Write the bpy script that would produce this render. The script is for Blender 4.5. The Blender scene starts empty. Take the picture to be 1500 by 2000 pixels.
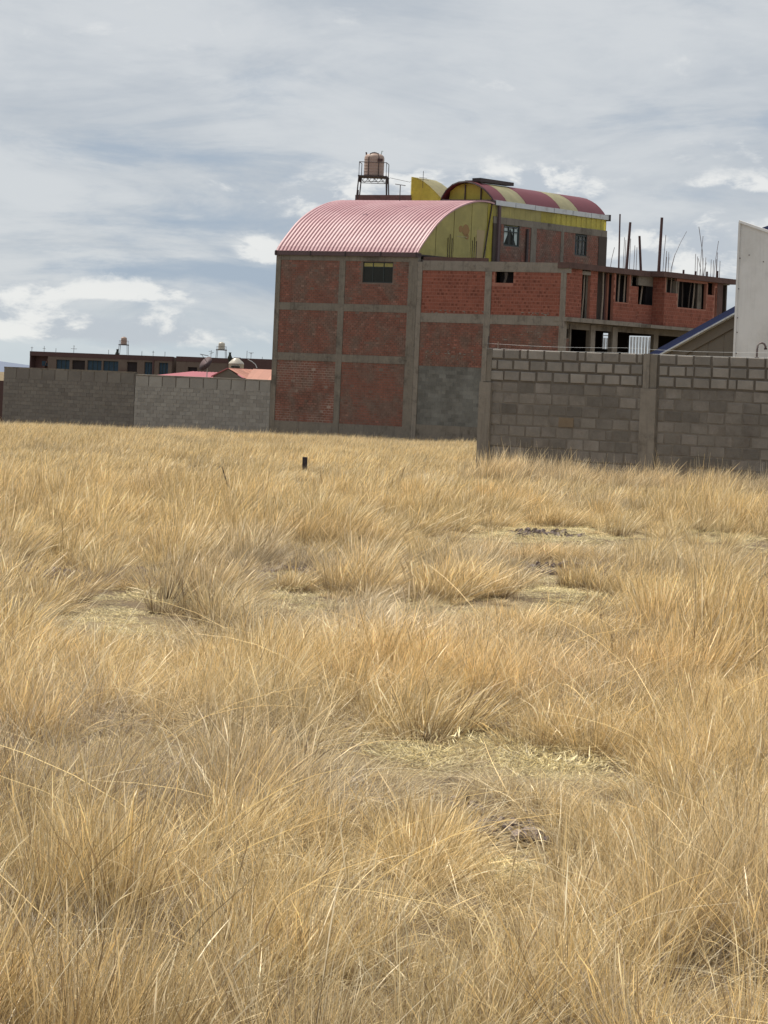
import bpy, math, random
import numpy as np
from mathutils import Vector, Matrix
rnd = random.Random(11)
SC = bpy.context.scene
COL = SC.collection

# ------------------------------------------------------------------ camera
FPX = 6300.0                       # focal length in photo pixels (photo 1500 wide)
HY = 755.0                         # horizon row at the middle column
EZ = 1.6                           # eye height
TH = math.atan(.043)
CR, SR = math.cos(TH), math.sin(TH)
cd = bpy.data.cameras.new('camera')
cam = bpy.data.objects.new('camera', cd)
COL.objects.link(cam)
SC.camera = cam
cd.sensor_fit = 'HORIZONTAL'
cd.sensor_width = 36
cd.lens = 36 * FPX / 1500
cd.shift_y = -(1000 - HY) / 1500
cd.clip_start = .5
cd.clip_end = 20000
m = Matrix(((CR, -SR, 0), (0, 0, -1), (SR, CR, 0))).to_4x4()
m.translation = (0, 0, EZ)
cam.matrix_world = m

# ------------------------------------------------------------------ sun, sky, exposure
SUNH = Vector((-.75, .66, 0)).normalized()
ELEV = math.radians(60)
sv = Vector((SUNH.x * math.cos(ELEV), SUNH.y * math.cos(ELEV), math.sin(ELEV)))
ld = bpy.data.lights.new('sun', 'SUN')
ld.energy = 4.7
ld.angle = math.radians(0.8)
ld.color = (1, .93, .82)
sun = bpy.data.objects.new('sun', ld)
COL.objects.link(sun)
sun.rotation_euler = sv.to_track_quat('Z', 'Y').to_euler()
SC.view_settings.view_transform = 'Standard'
SC.view_settings.look = 'None'
SC.view_settings.exposure = 0.0
SC.view_settings.gamma = 1
SC.view_settings.use_curve_mapping = False
SC.cycles.max_bounces = 5
SC.cycles.diffuse_bounces = 2
SC.cycles.transparent_max_bounces = 6


class X:
    """tiny expression builder over shader math nodes"""
    nt = None

    def __init__(s, v): s.v = v

    @staticmethod
    def op(name, *a, clamp=False):
        n = X.nt.nodes.new('ShaderNodeMath')
        n.operation = name
        n.use_clamp = clamp
        for i, x in enumerate(a):
            x = x.v if isinstance(x, X) else x
            if isinstance(x, (int, float)):
                n.inputs[i].default_value = x
            else:
                X.nt.links.new(x, n.inputs[i])
        return X(n.outputs[0])

    def __add__(s, o): return X.op('ADD', s, o)
    __radd__ = __add__
    def __sub__(s, o): return X.op('SUBTRACT', s, o)
    def __rsub__(s, o): return X.op('SUBTRACT', o, s)
    def __mul__(s, o): return X.op('MULTIPLY', s, o)
    __rmul__ = __mul__
    def __truediv__(s, o): return X.op('DIVIDE', s, o)
    def __rtruediv__(s, o): return X.op('DIVIDE', o, s)


def smooth(x, a, b):
    n = X.nt.nodes.new('ShaderNodeMapRange')
    n.interpolation_type = 'SMOOTHSTEP'
    X.nt.links.new(x.v, n.inputs[0])
    n.inputs[1].default_value = a
    n.inputs[2].default_value = b
    return X(n.outputs[0])


def vec(x, y, z):
    n = X.nt.nodes.new('ShaderNodeCombineXYZ')
    for i, q in enumerate((x, y, z)):
        if isinstance(q, X): X.nt.links.new(q.v, n.inputs[i])
        else: n.inputs[i].default_value = q
    return n.outputs[0]


def noise(v, scale, detail=6, rough=.55, dist=0):
    n = X.nt.nodes.new('ShaderNodeTexNoise')
    X.nt.links.new(v, n.inputs['Vector'])
    n.inputs['Scale'].default_value = scale
    n.inputs['Detail'].default_value = detail
    n.inputs['Roughness'].default_value = rough
    n.inputs['Distortion'].default_value = dist
    return X(n.outputs[0])


def mixc(f, a, b):
    n = X.nt.nodes.new('ShaderNodeMix')
    n.data_type = 'RGBA'
    if isinstance(f, X): X.nt.links.new(f.v, n.inputs[0])
    else: n.inputs[0].default_value = f
    for k, q in ((6, a), (7, b)):
        if isinstance(q, tuple): n.inputs[k].default_value = (q + (1,))[:4]
        else: X.nt.links.new(q, n.inputs[k])
    return n.outputs[2]


SKY = .1
w = bpy.data.worlds.new('World')
SC.world = w
w.use_nodes = True
nt = w.node_tree
nt.nodes.clear()
X.nt = nt
out = nt.nodes.new('ShaderNodeOutputWorld')
bg = nt.nodes.new('ShaderNodeBackground')
bg.inputs[1].default_value = SKY
sky = nt.nodes.new('ShaderNodeTexSky')
sky.sky_type = 'NISHITA'
sky.sun_disc = False
sky.sun_elevation = ELEV
sky.sun_rotation = math.atan2(SUNH.x, SUNH.y)
sky.altitude = 3800
tc = nt.nodes.new('ShaderNodeTexCoord')
sx = nt.nodes.new('ShaderNodeSeparateXYZ')
nt.links.new(tc.outputs['Generated'], sx.inputs[0])
dx, dy, dz = (X(sx.outputs[i]) for i in range(3))
az = X.op('ARCTAN2', dx, dy)
el = X.op('ARCSINE', dz)
ela = X.op('ABSOLUTE', el)
# high stratus veil: a flat layer seen in perspective
q = 1.0 / (X.op('ABSOLUTE', dz) + .11)
veil = noise(vec(dx * q * 1.5, dy * q * .8, 0.0), 1.7, 5, .58, .4)
# cumulus banks near the horizon in angle space
cum = noise(vec(az, el * 2.0, 0.0), 30, 6, .62, .3)


def ang(px, py):
    u = px - 750; v = HY - py
    return (u * CR - v * SR) / FPX, (u * SR + v * CR) / FPX


def blob(px, py, rx, ry, amp, flat=1.0):
    a, e = ang(px, py)
    ux = (az - a) * (FPX / rx)
    uy = (el - e) * (FPX / ry)
    if flat != 1.0: uy = X.op('MAXIMUM', uy, uy * (-flat))
    r2 = X.op('MULTIPLY_ADD', ux, ux, uy * uy)
    return X.op('MULTIPLY', X.op('EXPONENT', r2 * -1.0), amp)


bright = None
for b in ((180, 648, 250, 50, .50), (20, 612, 60, 50, .40), (520, 500, 56, 34, .62), (640, 410, 110, 46, .46), (230, 575, 150, 24, .34),
          (850, 375, 150, 46, .50), (1060, 375, 150, 46, .46), (1320, 500, 170, 85, .52), (1420, 365, 110, 24, .34)):
    x = blob(*b, flat=2.2)
    bright = x if bright is None else bright + x
dark = None
for b in ((300, 535, 420, 46, .75), (200, 440, 420, 34, .40), (640, 320, 420, 30, .34), (180, 290, 300, 34, .2),
          (890, 238, 34, 9, .22), (1500, 240, 20, 30, .4), (1330, 385, 130, 26, .5), (200, 672, 400, 12, .35)):
    x = blob(*b)
    dark = x if dark is None else dark + x
band = smooth(el, .002, .010) * (1.0 - smooth(el, .075, .15))     # cumulus lie low over the horizon
bank = noise(vec(az, el * 3.4, 5.0), 12, 7, .62, .5)                # long flat banks
cmask = smooth((cum - .5) * 1.5 + bright * 1.45 + (bank - .5) * .5, .12, .46)
cmask = cmask * band * .9
gapf = smooth(dark * .75 + (.5 - bank) * 2.6 + (cum - .5) * .6, .05, .75)
S = 1 / SKY
def c(r, g, b): return (r * S, g * S, b * S, 1)
veilc = mixc(smooth(veil * .5 + bank * .5, .36, .60), c(.50, .54, .585), c(.65, .675, .695))
veilc = mixc(gapf * (.35 + .65 * (1.0 - smooth(el, .055, .11))), veilc, c(.37, .445, .54))
hor = 1.0 - smooth(ela, .004, .028)
veilc = mixc(hor * .8, veilc, c(.57, .64, .68))
shade = noise(vec(az, el * 2.0 - .014, 0.0), 30, 5, .62, .3)
lit = smooth((cum - shade) * 2.6 + cum * .9 + bright * .25, .30, .85)
cumc = mixc(lit, c(.50, .545, .60), c(.86, .86, .84))
skyc = mixc(cmask, veilc, cumc)
# thin places let some of the real sky colour through
skyc = mixc(.06, skyc, sky.outputs[0])
w.cycles.sampling_method = 'MANUAL'
w.cycles.sample_map_resolution = 512
nt.links.new(skyc, bg.inputs[0])
nt.links.new(bg.outputs[0], out.inputs[0])

# ------------------------------------------------------------------ helpers
A_ = math.radians(33.5)
OX, OY = 8.838, 160.0                       # corner of the half-built block, nearest kerb of its two fronts


def ray(px, py):
    u = px - 750; v = HY - py
    return ((u * CR - v * SR) / FPX, 1.0, (u * SR + v * CR) / FPX)


def at(px, py, Y):
    r = ray(px, py)
    return Vector((r[0] * Y, Y, EZ + r[2] * Y))


def gz(x, y):
    """terrain height: level field that sinks gently towards the houses"""
    t = max(0.0, y - 34.0)
    return -.0100 * min(t, 126) - .024 * min(max(0, y - 160), 18)


def tag(o, label=None, cat=None, group=None, kind=None):
    if label: o['label'] = label
    if cat: o['category'] = cat
    if group: o['group'] = group
    if kind: o['kind'] = kind
    return o


def thing(name, loc, rz, label, cat, group=None):
    o = bpy.data.objects.new(name, None)
    COL.objects.link(o)
    o.location = loc
    o.rotation_euler = (0, 0, rz)
    o.empty_display_size = .2
    return tag(o, label, cat, group)


def link(name, me, mat=None, parent=None, kind=None):
    o = bpy.data.objects.new(name, me)
    COL.objects.link(o)
    if mat and not me.materials: me.materials.append(mat)
    if parent: o.parent = parent
    if kind: o['kind'] = kind
    return o


class MB:
    def __init__(s):
        s.v = []; s.f = []; s.c = []; s.mapf = None

    def add(s, vs, fs, col=1.0):
        n = len(s.v)
        if s.mapf: vs = [s.mapf(*p) for p in vs]
        s.v += [tuple(p) for p in vs]
        s.f += [tuple(i + n for i in f) for f in fs]
        s.c += [col] * len(vs)
        return s

    def box(s, x0, x1, y0, y1, z0, z1, col=1.0, j=0.0):
        p = [(x, y, z) for z in (z0, z1) for y in (y0, y1) for x in (x0, x1)]
        if j: p = [tuple(a + rnd.uniform(-j, j) for a in q) for q in p]
        return s.add(p, [(0, 2, 3, 1), (4, 5, 7, 6), (0, 1, 5, 4), (2, 6, 7, 3), (0, 4, 6, 2), (1, 3, 7, 5)], col)

    def tube(s, pts, r, n=6, r2=None, col=1.0, cap=True):
        pts = [Vector(p) for p in pts]
        rings = []
        vs = []
        for i, p in enumerate(pts):
            d = (pts[min(i + 1, len(pts) - 1)] - pts[max(i - 1, 0)]).normalized()
            a = d.cross(Vector((0, 0, 1)) if abs(d.z) < .9 else Vector((1, 0, 0))).normalized()
            b = d.cross(a)
            rr = r if r2 is None else r + (r2 - r) * i / (len(pts) - 1)
            for k in range(n):
                t = 2 * math.pi * k / n
                vs.append(p + a * math.cos(t) * rr + b * math.sin(t) * rr)
        fs = []
        for i in range(len(pts) - 1):
            for k in range(n):
                fs.append((i * n + k, i * n + (k + 1) % n, (i + 1) * n + (k + 1) % n, (i + 1) * n + k))
        if cap:
            fs.append(tuple(range(n))[::-1])
            fs.append(tuple(range((len(pts) - 1) * n, len(pts) * n)))
        return s.add(vs, fs, col)

    def lathe(s, prof, n=24, cx=0, cy=0, col=1.0):
        vs = []
        for r, z in prof:
            for k in range(n):
                t = 2 * math.pi * k / n
                vs.append((cx + r * math.cos(t), cy + r * math.sin(t), z))
        fs = []
        for i in range(len(prof) - 1):
            for k in range(n):
                fs.append((i * n + k, i * n + (k + 1) % n, (i + 1) * n + (k + 1) % n, (i + 1) * n + k))
        fs.append(tuple(range((len(prof) - 1) * n, len(prof) * n)))
        return s.add(vs, fs, col)

    def prism(s, poly, ax, a0, a1, col=1.0):
        """poly in the two other axes, extruded along axis ax (0 x, 1 y)"""
        n = len(poly)
        vs = []
        for a in (a0, a1):
            for p, z in poly:
                vs.append((a, p, z) if ax == 0 else (p, a, z))
        fs = [tuple(range(n))[::-1], tuple(range(n, 2 * n))]
        fs += [(i, (i + 1) % n, n + (i + 1) % n, n + i) for i in range(n)]
        return s.add(vs, fs, col)

    def build(s, name, mat, parent=None, kind=None, smoothf=False, label=None):
        me = bpy.data.meshes.new(name)
        me.from_pydata(s.v, [], s.f)
        me.validate()
        bmfix(me)
        at_ = me.attributes.new('col', 'FLOAT', 'POINT')
        if len(me.vertices) == len(s.c): at_.data.foreach_set('value', s.c)
        me.materials.append(mat)
        if smoothf:
            for p in me.polygons: p.use_smooth = True
        o = link(name, me, None, parent, kind)
        if label: o['label'] = label
        return o


def bmfix(me):
    import bmesh
    bm = bmesh.new()
    bm.from_mesh(me)
    bmesh.ops.recalc_face_normals(bm, faces=bm.faces)
    bm.to_mesh(me)
    bm.free()


def mat(name, base, var=.15, nscale=3.0, rough=.9, dark=None, dscale=1.2, damt=.5, colattr=0.0, objrnd=0.0,
        bump=0.0, bscale=60, trans=0.0, metal=0.0, spec=.3, streak=0.0, hue=None, huescale=2.0):
    """procedural matter: base colour, two scales of mottling, optional stains, vertical runs and relief"""
    m = bpy.data.materials.new(name)
    m.use_nodes = True
    nt = m.node_tree
    X.nt = nt
    b = nt.nodes['Principled BSDF']
    tc = nt.nodes.new('ShaderNodeTexCoord')
    v = tc.outputs['Object']
    oi = nt.nodes.new('ShaderNodeObjectInfo')
    if objrnd:
        va = nt.nodes.new('ShaderNodeVectorMath'); va.operation = 'ADD'
        nt.links.new(v, va.inputs[0])
        cm = vec(X(oi.outputs['Random']) * 37.0, X(oi.outputs['Random']) * 91.0, 0.0)
        nt.links.new(cm, va.inputs[1])
        v = va.outputs[0]
    n1 = noise(v, nscale, 6, .65)
    n2 = noise(v, nscale * 7, 4, .7)
    f = (n1 - .5) * (2.4 * var) + (n2 - .5) * (1.5 * var) + 1.0
    if objrnd: f = f * ((X(oi.outputs['Random']) - .5) * (2 * objrnd) + 1.0)
    if colattr:
        a = nt.nodes.new('ShaderNodeAttribute'); a.attribute_name = 'col'
        f = f * (X(a.outputs['Fac']) * colattr + (1 - colattr))
    cb = base
    if hue is not None:
        cb = mixc(smooth(noise(v, huescale, 5, .65), .42, .62), base, hue)
    if dark is not None:
        cb = mixc(smooth(noise(v, dscale, 6, .7), .5, .68) * damt, cb, dark)
    if streak:
        mp = nt.nodes.new('ShaderNodeMapping')
        nt.links.new(v, mp.inputs[0])
        mp.inputs['Scale'].default_value = (5, 5, .35)
        f = f * (1.0 - smooth(noise(mp.outputs[0], 1.6, 5, .65), .5, .75) * streak)
    vm = nt.nodes.new('ShaderNodeVectorMath'); vm.operation = 'SCALE'
    if isinstance(cb, tuple):
        vm.inputs[0].default_value = cb[:3]
    else:
        nt.links.new(cb, vm.inputs[0])
    nt.links.new(f.v, vm.inputs['Scale'])
    nt.links.new(vm.outputs[0], b.inputs['Base Color'])
    b.inputs['Roughness'].default_value = rough
    b.inputs['Metallic'].default_value = metal
    b.inputs['Specular IOR Level'].default_value = spec
    if bump:
        bp = nt.nodes.new('ShaderNodeBump')
        bp.inputs['Strength'].default_value = bump
        bp.inputs['Distance'].default_value = .02
        nb = noise(v, bscale, 4, .7)
        nt.links.new(nb.v, bp.inputs['Height'])
        nt.links.new(bp.outputs[0], b.inputs['Normal'])
    if trans:
        t = nt.nodes.new('ShaderNodeBsdfTranslucent')
        nt.links.new(vm.outputs[0], t.inputs[0])
        ms = nt.nodes.new('ShaderNodeMixShader')
        ms.inputs[0].default_value = trans
        o = nt.nodes['Material Output']
        nt.links.new(b.outputs[0], ms.inputs[1])
        nt.links.new(t.outputs[0], ms.inputs[2])
        nt.links.new(ms.outputs[0], o.inputs[0])
    return m


def sheet_mat(name, col, thin=.35, trans=.5):
    """thin coloured plastic sheeting: part clear, part milky"""
    m = bpy.data.materials.new(name)
    m.use_nodes = True
    nt = m.node_tree; X.nt = nt
    b = nt.nodes['Principled BSDF']
    tc = nt.nodes.new('ShaderNodeTexCoord')
    n1 = noise(tc.outputs['Object'], 1.3, 6, .7)
    cc = mixc(smooth(n1, .35, .7), tuple(x * .8 for x in col), col)
    nt.links.new(cc, b.inputs['Base Color'])
    b.inputs['Roughness'].default_value = .35
    t = nt.nodes.new('ShaderNodeBsdfTranslucent')
    nt.links.new(cc, t.inputs[0])
    tr = nt.nodes.new('ShaderNodeBsdfTransparent')
    tr.inputs[0].default_value = tuple(min(1, x ** .5) for x in col) + (1,)
    m1 = nt.nodes.new('ShaderNodeMixShader'); m1.inputs[0].default_value = trans
    m2 = nt.nodes.new('ShaderNodeMixShader'); m2.inputs[0].default_value = thin
    nt.links.new(b.outputs[0], m1.inputs[1]); nt.links.new(t.outputs[0], m1.inputs[2])
    nt.links.new(m1.outputs[0], m2.inputs[1]); nt.links.new(tr.outputs[0], m2.inputs[2])
    nt.links.new(m2.outputs[0], nt.nodes['Material Output'].inputs[0])
    return m


M = dict(
    brick=mat('brick_matter', (.235, .103, .077), .22, 1.5, .95, hue=(.19, .125, .10), huescale=.9, colattr=.7, dark=(.125, .07, .056), damt=.55, streak=.25),
    brick_red=mat('red_brick_matter', (.265, .094, .065), .16, 1.5, .95, colattr=.6, streak=.2, dark=(.09, .03, .022), damt=.5),
    mortar=mat('mortar_matter', (.18, .118, .096), .2, 2.0, .95, hue=(.18, .14, .115), huescale=.8),
    mortar_pale=mat('pale_mortar_matter', (.34, .26, .22), .35, 2.0, .95, hue=(.12, .075, .06), huescale=.6),
    mortar_red=mat('red_mortar_matter', (.33, .15, .11), .25, 2.0, .95),
    concrete=mat('concrete_matter', (.205, .182, .152), .28, 1.3, .95, dark=(.06, .052, .044), dscale=.9, damt=.6, streak=.35, bump=.4, bscale=25),
    concrete_pale=mat('pale_concrete_matter', (.245, .218, .185), .22, 1.5, .95, dark=(.1, .085, .07), dscale=1.6, damt=.6, streak=.35, bump=.4, bscale=30),
    grey_block=mat('grey_block_matter', (.145, .143, .13), .2, 1.6, .95, colattr=.85, hue=(.19, .19, .175), huescale=.5, streak=.2),
    slab_edge=mat('slab_edge_matter', (.115, .07, .062), .25, 2.0, .95, dark=(.05, .035, .03)),
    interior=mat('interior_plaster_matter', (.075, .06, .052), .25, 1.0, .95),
    pink=mat('pink_sheet_matter', (.45, .25, .272), .11, .8, .5, spec=.3, hue=(.51, .31, .33), huescale=.5),
    groove=mat('pink_groove_matter', (.20, .085, .095), .1, .8, .5, spec=.4),
    maroon=mat('maroon_sheet_matter', (.13, .023, .035), .12, 1.5, .55, spec=.4),
    gutter=mat('gutter_matter', (.55, .58, .60), .15, 2.0, .6, dark=(.2, .15, .14), damt=.4),
    flashing=mat('flashing_matter', (.11, .075, .078), .2, 2.0, .7),
    cream=sheet_mat('cream_sheet_matter', (.62, .57, .34), .1, .45),
    yellow=sheet_mat('yellow_sheet_matter', (.80, .71, .15), .28, .5),
    olive=sheet_mat('olive_sheet_matter', (.72, .65, .25), .34, .36),
    drum_shape=mat('drum_shape_matter', (.27, .16, .06), .12, 2, .6),
    tan_patch=mat('tan_patch_matter', (.36, .28, .15), .1, 2, .6),
    white_sheet=sheet_mat('white_sheet_matter', (.8, .82, .84), .2, .85),
    steel=mat('dark_steel_matter', (.07, .055, .055), .25, 5, .7, metal=.3),
    rebar=mat('rebar_matter', (.16, .13, .13), .2, 5, .7),
    pole=mat('wood_pole_matter', (.30, .25, .205), .25, 4, .9),
    darkpole=mat('dark_pole_matter', (.085, .05, .05), .25, 4, .9),
    tank=mat('tank_plastic_matter', (.36, .26, .215), .08, 1.2, .55, spec=.4, dark=(.25, .2, .17), damt=.35),
    tank_cream=mat('cream_tank_matter', (.50, .46, .38), .08, 1.2, .35, spec=.6),
    frame=mat('window_frame_matter', (.035, .045, .045), .1, 4, .6),
    glass=mat('dark_glass_matter', (.016, .018, .014), .3, 2, .4, spec=.25),
    curtain=mat('curtain_matter', (.46, .54, .53), .15, 4, .9),
    bluecur=mat('blue_curtain_matter', (.028, .055, .085), .35, 3, .9),
    darkroom=mat('dark_opening_matter', (.02, .016, .018), .3, 2, .9),  # near-black colour standing for the shade inside openings
    cblock=mat('new_block_matter', (.245, .225, .20), .14, 6, .95, objrnd=.17, bump=.6, bscale=45, hue=(.275, .25, .222), huescale=1.5),
    cblock_old=mat('old_block_matter', (.19, .172, .15), .24, 5, .95, objrnd=.25, bump=.6, bscale=40, hue=(.225, .203, .18), huescale=1.6, dark=(.12, .10, .083), damt=.6, dscale=2.5),
    cblock_tan=mat('tan_block_matter', (.21, .16, .11), .2, 5, .95, bump=.6, bscale=40),
    cmortar=mat('wall_mortar_matter', (.118, .102, .085), .22, 4, .95, bump=.5, bscale=35, hue=(.14, .122, .102), huescale=1.5),
    cmortar_old=mat('old_wall_mortar_matter', (.16, .14, .118), .25, 4, .95, bump=.5, bscale=35, hue=(.20, .178, .152), huescale=1.8),
    lblock=mat('far_block_matter', (.30, .287, .262), .13, 1.5, .95, objrnd=.09, hue=(.265, .25, .228), huescale=.6),
    lblock_dark=mat('far_dark_block_matter', (.185, .17, .15), .16, 1.5, .95, objrnd=.09, hue=(.16, .145, .13), huescale=.6),
    shed_white=mat('white_cladding_matter', (.72, .72, .715), .04, .6, .5, hue=(.60, .595, .58), huescale=.35, streak=.10),
    shed_trim=mat('white_trim_matter', (.80, .80, .80), .03, 2, .4),
    blue=mat('blue_sheet_matter', (.02, .034, .12), .12, 1.5, .45, spec=.5),
    tanwall=mat('tan_cladding_matter', (.155, .135, .11), .1, .8, .7),
    adobe=mat('adobe_matter', (.135, .105, .088), .2, .8, .95, dark=(.085, .055, .05), dscale=.35, damt=.8),
    adobe_dark=mat('dark_parapet_matter', (.085, .05, .048), .2, .8, .95),
    pinkroof=mat('bright_pink_roof_matter', (.42, .14, .16), .12, 1.0, .5),
    redroof=mat('orange_roof_matter', (.45, .21, .15), .14, 1.0, .6, colattr=1.0),
    wood=mat('weathered_wood_matter', (.05, .04, .045), .2, 6, .9),
    stone=mat('stone_matter', (.30, .26, .235), .2, 9, .95, bump=.6, bscale=60),
    clod=mat('clod_matter', (.14, .105, .095), .45, 14, .97, hue=(.34, .28, .25), huescale=8, bump=.8, bscale=50),
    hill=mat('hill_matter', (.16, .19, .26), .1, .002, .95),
    green=mat('dark_leaf_matter', (.03, .035, .03), .3, 4, .9),
)

# ------------------------------------------------------------------ ground
def ground_mat():
    m = mat('dry_ground_matter', (.15, .11, .063), .35, .9, .97, hue=(.26, .20, .11), huescale=.35, dark=(.09, .065, .05), dscale=2.5, damt=.6, bump=.8, bscale=18)
    return m


def bumpy(x, y):
    return .035 * math.sin(x * 1.7 + y * .6) * math.cos(y * .9 - x * .4) + .02 * math.sin(x * 4.1 + 1.3) * math.sin(y * 3.3)


vs, fs = [], []
ys = [-30, 0, 5] + [6 + i * .5 for i in range(60)] + [36 + i * 2 for i in range(60)] + [156 + 3 * i for i in range(1, 14)] + [230, 300, 450, 700, 1200, 2200, 5000, 12000]
nx = 61
for y in ys:
    half = max(30, y * .55 + 22)
    for i in range(nx):
        s_ = (i / (nx - 1)) * 2 - 1
        x = half * (abs(s_) ** 1.6) * (1 if s_ > 0 else -1)
        if y > 2000: x *= 2
        near = 1 if y < 100 else 0.3
        vs.append((x, y, gz(x, y) + bumpy(x, y) * near * (1 if 3 < y < 160 else 0)))
for j in range(len(ys) - 1):
    for i in range(nx - 1):
        a = j * nx + i
        fs.append((a, a + 1, a + nx + 1, a + nx))
me = bpy.data.meshes.new('ground')
me.from_pydata(vs, [], fs)
for p in me.polygons: p.use_smooth = True
link('ground', me, ground_mat(), None, 'structure')

# distant hills along the horizon
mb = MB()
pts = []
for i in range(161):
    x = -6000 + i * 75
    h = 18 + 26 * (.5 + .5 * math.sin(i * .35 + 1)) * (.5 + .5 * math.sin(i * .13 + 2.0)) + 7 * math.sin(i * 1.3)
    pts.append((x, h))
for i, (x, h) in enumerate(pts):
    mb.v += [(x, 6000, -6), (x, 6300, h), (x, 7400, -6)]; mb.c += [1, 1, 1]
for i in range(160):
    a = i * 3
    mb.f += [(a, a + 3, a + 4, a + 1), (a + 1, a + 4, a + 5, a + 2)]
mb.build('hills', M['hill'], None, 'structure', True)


# ------------------------------------------------------------------ walls built of pieces
def cells(u0, u1, z0, z1, ops):
    us = sorted({u0, u1} | {min(max(a, u0), u1) for o in ops for a in (o[0], o[1])})
    zs = sorted({z0, z1} | {min(max(a, z0), z1) for o in ops for a in (o[2], o[3])})
    for i in range(len(us) - 1):
        for k in range(len(zs) - 1):
            cu, cz = (us[i] + us[i + 1]) / 2, (zs[k] + zs[k + 1]) / 2
            if us[i + 1] - us[i] < 1e-4 or zs[k + 1] - zs[k] < 1e-4: continue
            if any(o[0] < cu < o[1] and o[2] < cz < o[3] for o in ops): continue
            yield us[i], us[i + 1], zs[k], zs[k + 1]


def panel(parent, mapf, u0, u1, z0, z1, ops=(), bw=.24, bh=.1, joint=.02, mb_='brick', mm='mortar', thick=.15,
          proud=.012, holes=0.0, missing=0.0, smear=0.0, nm='brick_panel', lowdots=0):
    """a masonry infill: mortar body plus every brick as its own box, laid in bond"""
    back = MB(); back.mapf = mapf
    for a, b, c_, d in cells(u0, u1, z0, z1, ops): back.box(a, b, 0, thick, c_, d)
    back.build('mortar_body', M[mm], parent)
    br = MB(); br.mapf = mapf
    n = max(1, round((z1 - z0) / bh)); bh = (z1 - z0) / n
    for r in range(n):
        za, zb = z0 + r * bh + joint / 2, z0 + (r + 1) * bh - joint / 2
        off = (r % 2) * bw / 2
        u = u0 - off
        while u < u1:
            a, b = max(u0, u + joint / 2), min(u1, u + bw - joint / 2)
            u += bw
            if b - a < .04: continue
            if any(a < o[1] and b > o[0] and za < o[3] and zb > o[2] for o in ops): continue
            if rnd.random() < missing: continue
            t = rnd.uniform(.82, 1.15)
            if rnd.random() < .06: t *= .8
            if smear and rnd.random() < smear * .6: t *= 1.3
            pr = proud * rnd.uniform(.5, 1.5)
            br.box(a, b, -pr, .02, za, zb, t, .003)
            if holes and rnd.random() < holes:
                br.box(a + .05, b - .06, -pr - .002, 0, za + .03, zb - .03, .35)  # dark patch on the brick face, painting the shade of a hollow
    return br.build(nm, M[mb_], parent, 'stuff')


RZ = -A_
# ================================================================== left brick building with the pink vault
BA = thing('brick_building', (OX, OY, 0), RZ,
           'tall brick building with pink barrel vault roof and striped rooftop storey behind the grass field', 'building')
AB = lambda u, d, z: (u, d, z)                      # front towards the field
GX = -8.82
G = lambda u, d, z: (GX - d, u, z)                  # side facing right, u runs away from us
L0, L1 = -17.70, GX
# front: columns and beams, three storeys
cb = MB()
for z0, z1 in ((-1.7, -.42), (2.78, 3.17), (5.42, 5.80), (8.03, 8.28)):
    x0_, x1_ = L0 + .30, -9.36
    cb = MB()
    cb.box(x0_, x1_, -.03, .2, z0, z1, 1, .004)
    cb.build('floor_beam', M['concrete'], BA)
for u0, u1 in ((L0, L0 + .30), (-13.66, -13.29), (-9.36, GX)):
    cc = MB()
    cc.box(u0, u1, -.05 if u0 != -13.66 else -.045, .22, -1.7, 8.28, 1, .003)
    cc.build('corner_column' if u0 != -13.66 else 'middle_column', M['concrete'], BA)
for u0, u1 in ((L0 + .30, -13.66), (-13.29, -9.36)):
    left = u0 < -14
    panel(BA, AB, u0, u1, -.42, 2.78, (), .235, .128, .028, 'brick', 'mortar_pale' if left else 'mortar', proud=.008, smear=.05, missing=.03 if left else .005)
    panel(BA, AB, u0, u1, 3.17, 5.42, (), .24, .118, .022, 'brick', 'mortar', smear=.12, missing=.02)
    ops = () if left else ((-12.23, -10.36, 6.93, 8.02),)
    panel(BA, AB, u0, u1, 5.80, 8.03, [(-12.23, -10.36, 6.93, 8.0)] if not left else (), .24, .118, .022, 'brick', 'mortar', smear=.16, missing=.02)
# window under the eave
wf = MB()
for x in (-12.23, -11.64, -10.98, -10.41):
    wf.box(x, x + .05, .05, .1, 6.93, 8.0)
wf.box(-12.23, -10.36, .05, .1, 6.93, 6.98); wf.box(-12.23, -10.36, .05, .1, 7.945, 8.0); wf.box(-12.23, -10.36, .06, .09, 7.72, 7.76)
wfo = wf.build('window_frame', M['frame'], BA)
for x0, x1 in ((-12.18, -11.64), (-11.59, -10.98), (-10.93, -10.41)):
    MB().box(x0, x1, .07, .08, 6.98, 7.72).build('pane', M['glass'], wfo)
    MB().box(x0, x1, .07, .08, 7.76, 7.945).build('transom_pane', M['olive'], wfo)
for z in (7.2, 7.38):
    MB().box(-12.18, -10.41, .13, .14, z, z + .03).build('window_bar', M['curtain'], wfo)
# closed body: left side, back and floors (lets no light through)
bb = MB()
bb.box(L0 + .02, L0 + .2, .22, 19.1, -1.6, 8.26)
bb.box(L0 + .2, GX - .2, 19.1, 19.3, -1.6, 10.85)
bb.box(L0 + .2, GX - .02, .3, 19.0, 8.06, 8.2)
bb.box(L0 + .2, GX - .02, .3, 19.0, 5.45, 5.6)
bb.box(L0 + .02, L0 + .2, 7.2, 19.1, 8.28, 11.6)
bb.build('plain_wall', M['interior'], BA)
MB().box(L0 + .2, GX - .05, .8, .9, -1.2, 8.0).build('inner_wall', M['interior'], BA)
# eave flashing with brackets
MB().box(L0 - .05, GX + .02, -.16, .22, 8.285, 8.50, 1, .003).build('eave_board', M['flashing'], BA)
for k in range(5):
    x = L0 + .02 + k * 2.2
    MB().box(x, x + .07, -.20, -.162, 8.25, 8.53).build('eave_bracket', M['steel'], BA)
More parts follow.
